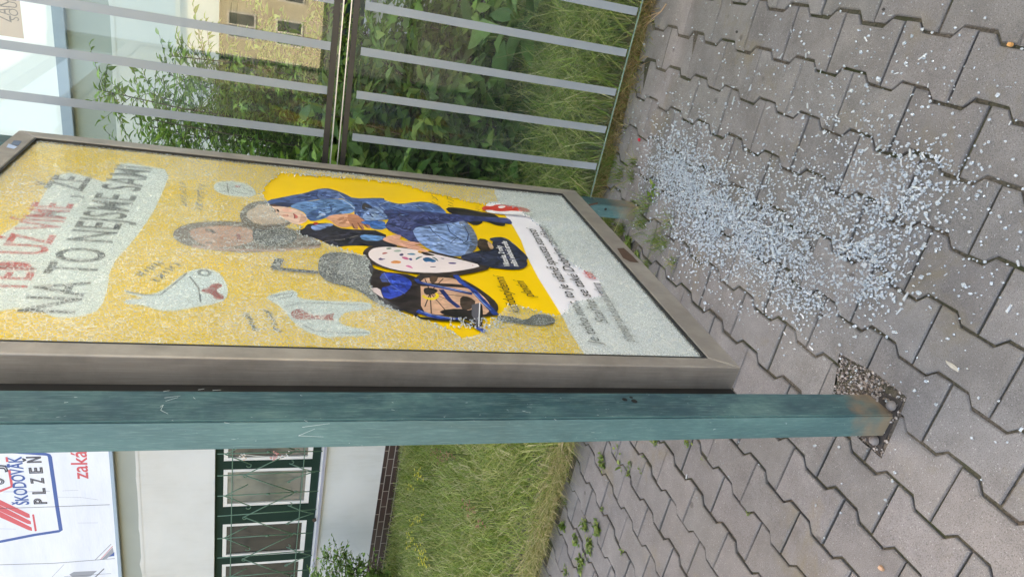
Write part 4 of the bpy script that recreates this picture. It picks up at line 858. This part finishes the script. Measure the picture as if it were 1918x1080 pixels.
for i in range(24):
    b = MB(); sliver((0, 0, 0), .005, rd, b) if i % 12 == 5 else crumb((0, 0, 0), .005, rd, b, .5)
    me = bpy.data.meshes.new('glass_shard'); me.from_pydata(b.v, [], b.f); me.materials.append(M_shard); me.update(); protos.append(me)
for q in shards[:300]:
    o = bpy.data.objects.new('glass_shard', rd.choice(protos)); C.objects.link(o); o.location = q[1]+Vector((0, 0, .0008)); k = q[2]/.005; o.scale = (k, k, k); o.rotation_euler = (0, 0, rd.uniform(0, 6.28))
    tag(o, lab, 'glass shard', 'larger glass shards on the paving')
sb = MB()
for _, p, s in shards[300:]:
    dense = p.y > 1.5 and rd.random() < .35
    z = rd.uniform(0, .006) if dense else .0006
    (sliver(p+Vector((0, 0, z)), s, rd, sb) if elong(rd) else crumb((p.x, p.y, z), s, rd, sb, .55))
tag(sb.build('glass_fragments', M_shard), 'glittering spill of thousands of small safety glass fragments on the paving below the poster case', 'broken glass', kind='stuff')
# small litter
def bit(name, px, pts, col, label, cat, h=.004):
    c = at_z(px, .001); b = MB(); n = len(pts)
    vs_ = [(c.x+a*.001, c.y+d*.001, c.z) for a, d in pts]; vt = [(c.x+a*.00085, c.y+d*.00085, c.z+h*(1+.3*math.sin(i*2.3))) for i, (a, d) in enumerate(pts)]
    b.add(vs_+vt, [tuple(range(n))[::-1], tuple(range(n, 2*n))]+[(i, (i+1) % n, n+(i+1) % n, n+i) for i in range(n)])
    tag(b.build(name, plain(name+'_mat', col, .7, var=.3, scale=80)), label, cat)
bit('dry_leaf', (1784, 685), [(-4, -20), (3, -16), (5, -4), (4, 10), (1, 22), (-4, 14), (-6, 0)], (.50, .45, .36, 1), 'narrow pale dry leaf lying flat on a paver near the gravel pit', 'leaf', .0015)
bit('bottle_cap', (1198, 262), [(8*math.cos(a), 8*math.sin(a)) for a in np.linspace(0, 6.283, 11)[:-1]], (.65, .03, .05, 1), 'tiny red plastic cap on the paving beside the glass pane', 'cap', .006)
bit('nut_shell', (1652, 1063), [(6*math.cos(a), 9*math.sin(a)) for a in np.linspace(0, 6.283, 9)[:-1]], (.55, .33, .20, 1), 'small tan nut shell on the paving at the lower edge of the photo', 'nut shell', .007)
bit('pebble', (1894, 84), [(5*math.cos(a), 6*math.sin(a)) for a in np.linspace(0, 6.283, 9)[:-1]], (.65, .32, .10, 1), 'small orange pebble in a joint at the right edge of the photo', 'pebble', .007)
bit('paper_scrap', (1470, 951), [(-12, -6), (-4, -12), (8, -9), (12, 4), (2, 10), (-6, 8)], (.80, .82, .84, 1), 'flat white scrap lying alone on the pavers left of the post', 'scrap', .001)
for i, (px, py, r_) in enumerate([(1561, 521, 6.5), (1518, 463, 5), (1540, 590, 3), (1380, 60, 5), (1655, 18, 4)]):
    bit('chewing_gum', (px, py), [(r_*math.cos(a)*(1+.15*math.sin(3*a)), r_*math.sin(a)*1.4) for a in np.linspace(0, 6.283, 13)[:-1]], (.035, .03, .028, 1),
        ['round black gum spot amid the broken glass, the largest of them', 'dark gum spot nearer the poster case in the thick of the glass', 'little dark gum spot below the glass spill', 'dark gum spot on a paver near the top edge of the photo', 'faint gum spot close to the top edge right of the kinked joint'][i], 'gum spot', .0012)
# twigs
b = MB(); tp = [at_z(p, .02) for p in ((1248, 8), (1238, 22), (1228, 30), (1206, 50))]; b.tube(tp, .0035, 5, r2=.0015); b.tube([tp[1], at_z((1205, 35), .03)], .002, 4, r2=.001)
tag(b.build('twig', plain('dry_twig', (.45, .30, .18, 1), .8)), 'forked dry tan stalk lying over the paving edge at the top of the photo', 'twig')
b = MB(); b.tube([at_z((1054, 825), .09), at_z((1052, 842), .07), at_z((1060, 853), .05), at_z((1064, 862), .03), at_z((1072, 876), .01)], .003, 5)
tag(b.build('twig', plain('dry_stalk', (.55, .43, .28, 1), .8)), 'bent straw stalk at the lawn edge left of the teal post', 'twig')
# ---------------------------------------------------------------- building behind
YW = 6.1
bd = empty('building', (-4, YW, 0)); tag(bd, 'white plastered building with barred green windows and dark brick plinth', 'building')
def bpar(o): o.parent = bd; o.matrix_parent_inverse = Matrix.Translation(bd.location).inverted(); return o
W1 = (-9.3, -4.9, .965, 2.07); W2 = (-1.9, 1.6, .96, 2.07)
b = MB()
segs = [(-14, W1[0]), (W1[1], W2[0]), (W2[1], 8)]
for x0, x1 in segs: b.box((x0, YW, -.05), (x1, YW+.3, 2.83))
for Wn in (W1, W2):
    b.box((Wn[0], YW, -.05), (Wn[1], YW+.3, Wn[2])); b.box((Wn[0], YW, Wn[3]), (Wn[1], YW+.3, 2.83))
bpar(b.build('wall', M_plaster))
b = MB(); b.box((-14, YW+.012, 2.8302), (8, YW+.3, 7.3)); bpar(b.build('upper_wall', M_plgrey))
b = MB()
zz = [2.83+.012*math.sin(i*1.7)+rd.uniform(-.008, .008) for i in range(120)]
for i in range(119):
    x0 = -14+i*22/119; x1 = -14+(i+1)*22/119
    b.add([(x0, YW-.004, 2.80), (x1, YW-.004, 2.80), (x1, YW-.004, zz[i+1]), (x0, YW-.004, zz[i]), (x0, YW+.02, zz[i]), (x1, YW+.02, zz[i+1])], [(0, 1, 2, 3), (3, 2, 5, 4)])
bpar(b.build('render_edge', M_plaster))
b = MB(); b.box((-14, YW-.02, -.06), (-2.6, YW-.001, .265)); b.box((-2.6, YW-.02, -.06), (8, YW-.001, .44)); bpar(b.build('plinth', M_brick))
b = MB(); b.box((-14, YW+.3, -.1), (-13.7, YW+9, 7.3)); b.box((7.7, YW+.31, -.1), (8, YW+9, 7.3)); b.box((-13.69, YW+8.7, -.1), (7.69, YW+9, 7.3)); bpar(b.build('side_wall', M_plaster))
b = MB(); b.box((-14.3, YW-.12, 7.302), (8.3, YW+9.3, 7.45)); bpar(b.build('roof', M_plgrey))
def window(Wn, casements, blind, fmat=None):
    x0, x1, z0, z1 = Wn
    w = bpar(empty('window', (0, 0, 0))) if False else None
    f = MB(); fy = YW+.07
    f.box((x0, fy, z0), (x1, fy+.04, z0+.09)); f.box((x0, fy, z1-.08), (x1, fy+.04, z1))
    xs = [x0]+[v for c in casements for v in c]+[x1]
    for i in range(0, len(xs)-1, 2):
        if xs[i+1]-xs[i] > .001: f.box((xs[i], fy, z0+.0902), (xs[i+1], fy+.04, z1-.0802))
    wo = bpar(f.build('window', M_green)); 
    inv = Matrix.Translation(bd.location).inverted()
    for i, (a, c) in enumerate(casements):
        fm = MB(); y = fy+.004; zb, zt = z0+.092, z1-.082; t_ = .042
        fm.box((a+.001, y, zb), (a+t_, y+.03, zt)); fm.box((c-t_, y, zb), (c-.001, y+.03, zt)); fm.box((a+t_, y, zb), (c-t_, y+.03, zb+t_+.01)); fm.box((a+t_, y, zt-t_), (c-t_, y+.03, zt))
        o = fm.build('casement_frame', fmat or M_wframe); o.parent = wo
        g = MB(); g.box((a+t_, y+.018, zb+t_), (c-t_, y+.022, zt-t_)); o = g.build('pane', (M_wglass, M_blind, M_pale)[blind[i]]); o.parent = wo
    s = MB(); s.add([(x0, YW-.055, z0-.035), (x1, YW-.055, z0-.035), (x1, fy, z0+.002), (x0, fy, z0+.002), (x0, YW-.055, z0-.05), (x1, YW-.055, z0-.05), (x1, fy, z0-.05), (x0, fy, z0-.05)], [(0, 1, 2, 3), (4, 5, 1, 0), (1, 5, 6, 2), (4, 0, 3, 7)])
    o = s.build('sill', M_sill); o.parent = wo
    return wo
window(W1, [(-9.2, -8.65), (-8.5, -7.93), (-7.74, -7.16), (-7.05, -6.5), (-6.23, -5.67), (-5.55, -5.0)], [0, 1, 1, 1, 2, 0])
window(W2, [(-1.8, -1.2), (-1.1, -.5), (-.2, .4), (.5, 1.1)], [0, 0, 0, 0], M_green)
# curtains, flowers and jug behind the panes
M_curt = plain('pale_curtain', (.35, .36, .30, 1), .8, var=.3, scale=12)
# grille
def gp(x, y): p = (400+x/4.154, 820+y/4.154); return at_y(p, YW-.03)
b = MB()
bars = [(30, 122, 850, 100), (30, 292, 830, 255), (30, 450, 815, 410), (30, 605, 800, 552), (30, 780, 770, 733), (30, 930, 760, 872), (30, 1085, 750, 1020), (30, -45, 860, -60), (30, -210, 860, -215)]
for a, c, d, e in bars: b.tube([gp(a, c), gp(d, e)], .0065, 5)
b.tube([gp(160, -220), gp(150, 50), gp(130, 1080), gp(126, 1400)], .006, 5); b.tube([gp(740, -220), gp(715, 50), gp(635, 970), gp(600, 1400)], .006, 5)
def hook(p, a, r=.025, sg=1):
    pts_ = [p+Vector((math.cos(a+sg*t_)*r-math.cos(a)*r, 0, math.sin(a+sg*t_)*r-math.sin(a)*r)) for t_ in np.linspace(0, 4, 8)]; b.tube(pts_, .0055, 5)
for k in range(-1, 4):
    dy = k*325; dx = -12*k
    for seg in ([(90+dx*.3, 125+dy), (270+dx*.3, 35+dy)], [(90+dx*.3, 125+dy), (285+dx*.4, 200+dy)], [(235+dx*.5, 290+dy), (440+dx*.7, 190+dy), (640+dx, 100+dy)], [(235+dx*.5, 285+dy), (430+dx*.8, 355+dy), (620+dx, 415+dy)], [(590+dx, 195+dy), (700+dx, 240+dy), (790+dx, 262+dy)], [(575+dx, 340+dy), (690+dx, 290+dy), (790+dx, 258+dy)]):
        b.tube([gp(*q) for q in seg], .0065, 5)
    hook(gp(285+dx*.4, 200+dy), -.5, sg=-1); hook(gp(590+dx, 195+dy), 2.2, sg=1); hook(gp(235+dx*.5, 290+dy), 1., .02); hook(gp(640+dx, 100+dy), 2., .02, -1); hook(gp(575+dx, 340+dy), 2., .018, 1)
    b.tube([gp(430+dx*.5, 108+dy)+Vector((0, 0, -.02)), gp(430+dx*.5, 108+dy)+Vector((0, 0, .02))], .012, 6)
bpar(b.build('grille', M_grille, None, True))
b = MB(); b.tube([at_y((592, 972), YW-.03), at_y((586, 974), YW-.03)], .02, 6); bpar(b.build('latch', M_rust))
# artificial flowers hanging in the window
fl = MB(); rd = random.Random(8)
for (px, py), n_, ci in (((517, 853), 12, 1), ((512, 857), 8, 1), ((527, 855), 8, 0), ((452, 852), 7, 0), ((460, 856), 5, 2), ((538, 853), 5, 0), ((521, 850), 6, 3)):
    c = at_y((px, py), YW-.05)
    for i in range(n_):
        q = c+Vector((rd.gauss(0, .025), rd.gauss(0, .01), rd.gauss(0, .018))); a = rd.uniform(0, 6.28); r = rd.uniform(.012, .022)
        d = Vector((math.cos(a), -.4, math.sin(a)))*r; s_ = Vector((-math.sin(a), 0, math.cos(a)))*r*.6; fl.add([q, q+d*.5+s_, q+d, q+d*.5-s_], [(0, 1, 2, 3)], ci)
pts_ = [at_y(p, YW-.045) for p in ((450, 850), (480, 853), (510, 855), (540, 852))]; fl.tube(pts_, .004, 4, 4)
tag(fl.build('flower_garland', [plain('petal_white', (.8, .75, .68, 1)), plain('petal_pink', (.75, .35, .32, 1)), plain('petal_peach', (.8, .5, .3, 1)), plain('petal_red', (.5, .12, .10, 1)), plain('garland_wire', (.7, .66, .6, 1))]), 'pink and white artificial flowers tied to the window grille beside the teal post', 'flowers')
# ---------------------------------------------------------------- banners
YB = YW-.05
def flat(mb, pts, mi, k):  # polygon on a banner plane
    P3 = [at_y(p, YB-.0006*k) for p in pts]; mb.add(P3, [t_ for t_ in tessellate_polygon([P3])], mi)
def fline(mb, pts, w, mi, k, closed=False):
    P3 = [at_y(p, YB-.0006*k) for p in pts]; n = len(P3); L_ = []; R_ = []
    for i, p in enumerate(P3):
        d = ((P3[(i+1) % n] if closed else P3[min(i+1, n-1)])-(P3[i-1] if closed else P3[max(i-1, 0)])).normalized(); q = Vector((-d.z, 0, d.x))*w/2; L_.append(p+q); R_.append(p-q)
    e = n if closed else n-1
    mb.add(L_+R_, [(i, (i+1) % n, n+(i+1) % n, n+i) for i in range(e)], mi)
def btext(mb, body, p0, p1, cap, mi, k, bold=0., shear=0.):
    y = YB-.0006*k; a, c = at_y(p0, y), at_y(p1, y); v, f = text_mesh(body, shear, bold); x0 = min(q[0] for q in v); x1 = max(q[0] for q in v)
    d = c-a; L_ = d.length; d.normalize(); up = Vector((-d.z, 0, d.x))
    mb.add([a+d*((q[0]-x0)/(x1-x0)*L_)+up*q[1]/.73*cap for q in v], f, mi)
bn = empty('advertising_banner', (-6, YB, 3.05)); tag(bn, 'large white banner with red and blue lettering and emblem above the barred window', 'banner')
b = MB(); b.box((-9.5, YB, 3.055), (-3.4, YB+.03, 5.6)); o = b.build('banner_sheet', M_banner); o.parent = bn; o.matrix_parent_inverse = Matrix.Translation(bn.location).inverted()
b = MB(); b.box((-9.5, YB-.012, 3.02), (-3.4, YB+.035, 3.054), bev=.003); o = b.build('banner_frame', plain('blue_grey_metal', (.30, .36, .42, 1), .4, .6)); o.parent = bn; o.matrix_parent_inverse = Matrix.Translation(bn.location).inverted()
g = MB()
def Z(x, y): return (x/5.994, 820+y/5.994)
fline(g, [Z(-500, 60), Z(0, 148), Z(200, 158), Z(520, 180), Z(548, 190), Z(560, 210), Z(600, 480), Z(640, 760), Z(683, 1030), Z(660, 1042), Z(380, 1085), Z(-100, 1180)], .035, 1, 1)
g2 = [([(60, 212), (85, 210), (98, 265), (68, 268)], 0), ([(75, 290), (108, 286), (112, 328), (82, 332)], 1), ([(88, 356), (118, 352), (150, 545), (0, 608), (-60, 630), (-60, 600), (0, 580), (118, 535)], 0),
      ([(-60, 660), (0, 690), (330, 850), (338, 892), (300, 890), (-60, 720)], 0), ([(-60, 725), (0, 752), (345, 930), (350, 965), (310, 960), (-60, 790)], 0), ([(-60, 795), (0, 820), (355, 1000), (362, 1040), (320, 1030), (-60, 860)], 0), ([(360, 855), (382, 852), (414, 1040), (390, 1044)], 0)]
for pts, mi in g2: flat(g, [Z(*p) for p in pts], mi, 1)
for k_, (ox_, oy_) in enumerate(((0, 0), (3, 1), (-2, -2))): btext(g, 'ŠKODOVÁK', Z(326+ox_, 742+oy_), Z(238+ox_, 207+oy_), .120, 1, 2+.2*k_, bold=.008)
# PLZEŇ as outlined letters
def outline_text(mb, body, p0, p1, cap, mi, k):
    y = YB-.0006*k; a, c = at_y(p0, y), at_y(p1, y); d = c-a; L_ = d.length; d.normalize(); up = Vector((-d.z, 0, d.x))
    nl = len(body)
    for i, ch in enumerate(body):
        cu = bpy.data.curves.new('lettering', 'FONT'); cu.body = ch; cu.size = cap/.73; cu.fill_mode = 'NONE'; cu.bevel_depth = .0055; cu.bevel_resolution = 0; cu.resolution_u = 3
        o = bpy.data.objects.new('lettering', cu); C.objects.link(o); bpy.context.view_layer.update()
        me = bpy.data.meshes.new_from_object(o.evaluated_get(bpy.context.evaluated_depsgraph_get())); bpy.data.objects.remove(o)
        xs = [v.co.x for v in me.vertices]; w0 = min(xs); w1 = max(xs); tw = L_/(nl+ (nl-1)*.75)
        org = a+d*(i*tw*1.75)
        mb.add([org+d*((v.co.x-w0)/(w1-w0)*tw)+up*v.co.y+Vector((0, v.co.z*.3-.001, 0)) for v in me.vertices], [tuple(q.vertices) for q in me.polygons], mi); bpy.data.meshes.remove(me)
outline_text(g, 'PLZEŇ', Z(525, 735), Z(452, 205), .115, 2, 2)
outline_text(g, 'OJ', Z(48, 525), Z(20, 300), .13, 2, 2)
btext(g, 'zakázky', Z(990, 457), Z(950, -115), .15, 0, 2, bold=.012)
# seams and printed perspective drawing near the lower corner
fline(g, [Z(-100, 790), Z(400, 775), Z(1232, 745)], .006, 2, 2); fline(g, [(-10, 1057), (100, 1054), (215, 1045)], .006, 2, 2)
fline(g, [Z(40, 600), Z(300, 600), Z(560, 592)], .003, 2, 2); fline(g, [Z(700, 590), Z(880, 582)], .003, 3, 2); fline(g, [Z(640, 660), Z(900, 662), Z(1100, 690)], .003, 3, 2); fline(g, [Z(0, 1015), Z(180, 1018)], .003, 3, 2); fline(g, [Z(870, 950), Z(1100, 948)], .003, 3, 2)
fline(g, [(178, 1048), (208, 1018)], .008, 3, 2); fline(g, [(188, 1047), (211, 1022)], .006, 0, 2); flat(g, [(190, 1047), (211, 1024), (213, 1034), (200, 1045)], 3, 2); flat(g, [(203, 1042), (214, 1033), (214, 1040)], 1, 3)
fline(g, [(97, 1080), (120, 1056)], .004, 3, 2); flat(g, [(130, 1075), (138, 1070), (182, 1068), (170, 1078), (140, 1084)], 3, 2); fline(g, [(176, 1082), (195, 1064)], .010, 2, 3); fline(g, [(120, 1079), (208, 1073)], .004, 2, 3)
o = g.build('banner_print', [M_red, M_blue, M_dkline, M_greyprint]); o.parent = bn; o.matrix_parent_inverse = Matrix.Translation(bn.location).inverted()
b2 = empty('advertising_banner', (-1, YB, 3.2)); tag(b2, 'bright white banner with a brown lettered board seen through the upper glass pane', 'banner')
M_white = plain('bright_white_vinyl', (.86, .86, .86, 1), .5, var=.03)
i2 = Matrix.Translation(b2.location).inverted()
b = MB(); b.box((-3.38, YB, 3.20), (4.5, YB+.03, 5.6)); o = b.build('banner_sheet', M_white); o.parent = b2; o.matrix_parent_inverse = i2
b = MB(); b.box((-3.38, YB-.01, 3.12), (4.5, YB+.035, 3.1985), bev=.003); o = b.build('banner_frame', plain('blue_grey_metal_strip', (.30, .34, .40, 1), .4, .4)); o.parent = b2; o.matrix_parent_inverse = i2
g = MB(); q0 = at_y((45, 73), YB-.0006); q1 = at_y((38, 0), YB-.0006)
g.add([(q0.x, YB-.0006, q0.z), (3.6, YB-.0006, q0.z), (3.6, YB-.0006, q0.z+1.1), (q0.x, YB-.0006, q0.z+1.1)], [(0, 1, 2, 3)], 0)
btext(g, 'ZÁKAZKY', (22, 43), (8, -52), .10, 1, 2); btext(g, 'SOUKROMÉ', (36, 40), (22, -60), .062, 1, 2)
o = g.build('banner_print', [M_tanprint, plain('brown_lettering', (.09, .05, .04, 1), .6)]); o.parent = b2; o.matrix_parent_inverse = i2
# ---------------------------------------------------------------- houses opposite (seen as reflections)
M_beige = plain('beige_render', (.72, .64, .46, 1), .9, var=.12, scale=.6)
def house(name, label, x0, x1, y0, y1, zt, face, rows, sp, ww, off=None):
    r = empty(name, ((x0+x1)/2, (y0+y1)/2, 0)); tag(r, label, 'house'); inv = Matrix.Translation(r.location).inverted()
    b = MB(); b.box((x0, y0, -.1), (x1, y1, zt)); o = b.build('wall', M_beige); o.parent = r; o.matrix_parent_inverse = inv
    b = MB(); b.box((x0-.3, y0-.3, zt+.002), (x1+.3, y1+.3, zt+.25)); o = b.build('roof', M_plgrey); o.parent = r; o.matrix_parent_inverse = inv
    for (za, zb) in rows:
        a, c = (x0, x1) if face == 'y' else (y0, y1); u = a+(sp*.5 if off is None else off)
        while u+ww < c:
            f = MB(); g = MB()
            for (s0, s1, t0, t1) in ((0, ww, 0, .1), (0, ww, zb-za-.1, zb-za), (0, .1, .1, zb-za-.1), (ww-.1, ww, .1, zb-za-.1), (ww/2-.05, ww/2+.05, .1, zb-za-.1)):
                if face == 'y': f.box((u+s0, y1, za+t0), (u+s1, y1+.06, za+t1))
                else: f.box((x0-.06, u+s0, za+t0), (x0, u+s1, za+t1))
            if face == 'y': g.box((u+.1, y1+.001, za+.1), (u+ww-.1, y1+.02, zb-.1))
            else: g.box((x0-.02, u+.1, za+.1), (x0-.001, u+ww-.1, zb-.1))
            w = f.build('window', M_wframe, None); w.parent = r; w.matrix_parent_inverse = inv; p_ = g.build('pane', M_wglass); p_.parent = w
            u += sp
house('house', 'sunlit beige house across the street mirrored in the upper glass pane', -10.6, 9, -46, -39.6, 7.7, 'y', ((1.05, 2.6), (3.7, 5.25)), 2.45, 1.5, .2)
house('house', 'long ochre house at the side street mirrored faintly in the poster glass', 24, 32, -12, 40, 11, 'x', ((1.2, 2.8), (4.4, 6.0), (7.6, 9.2)), 3.6, 1.5)
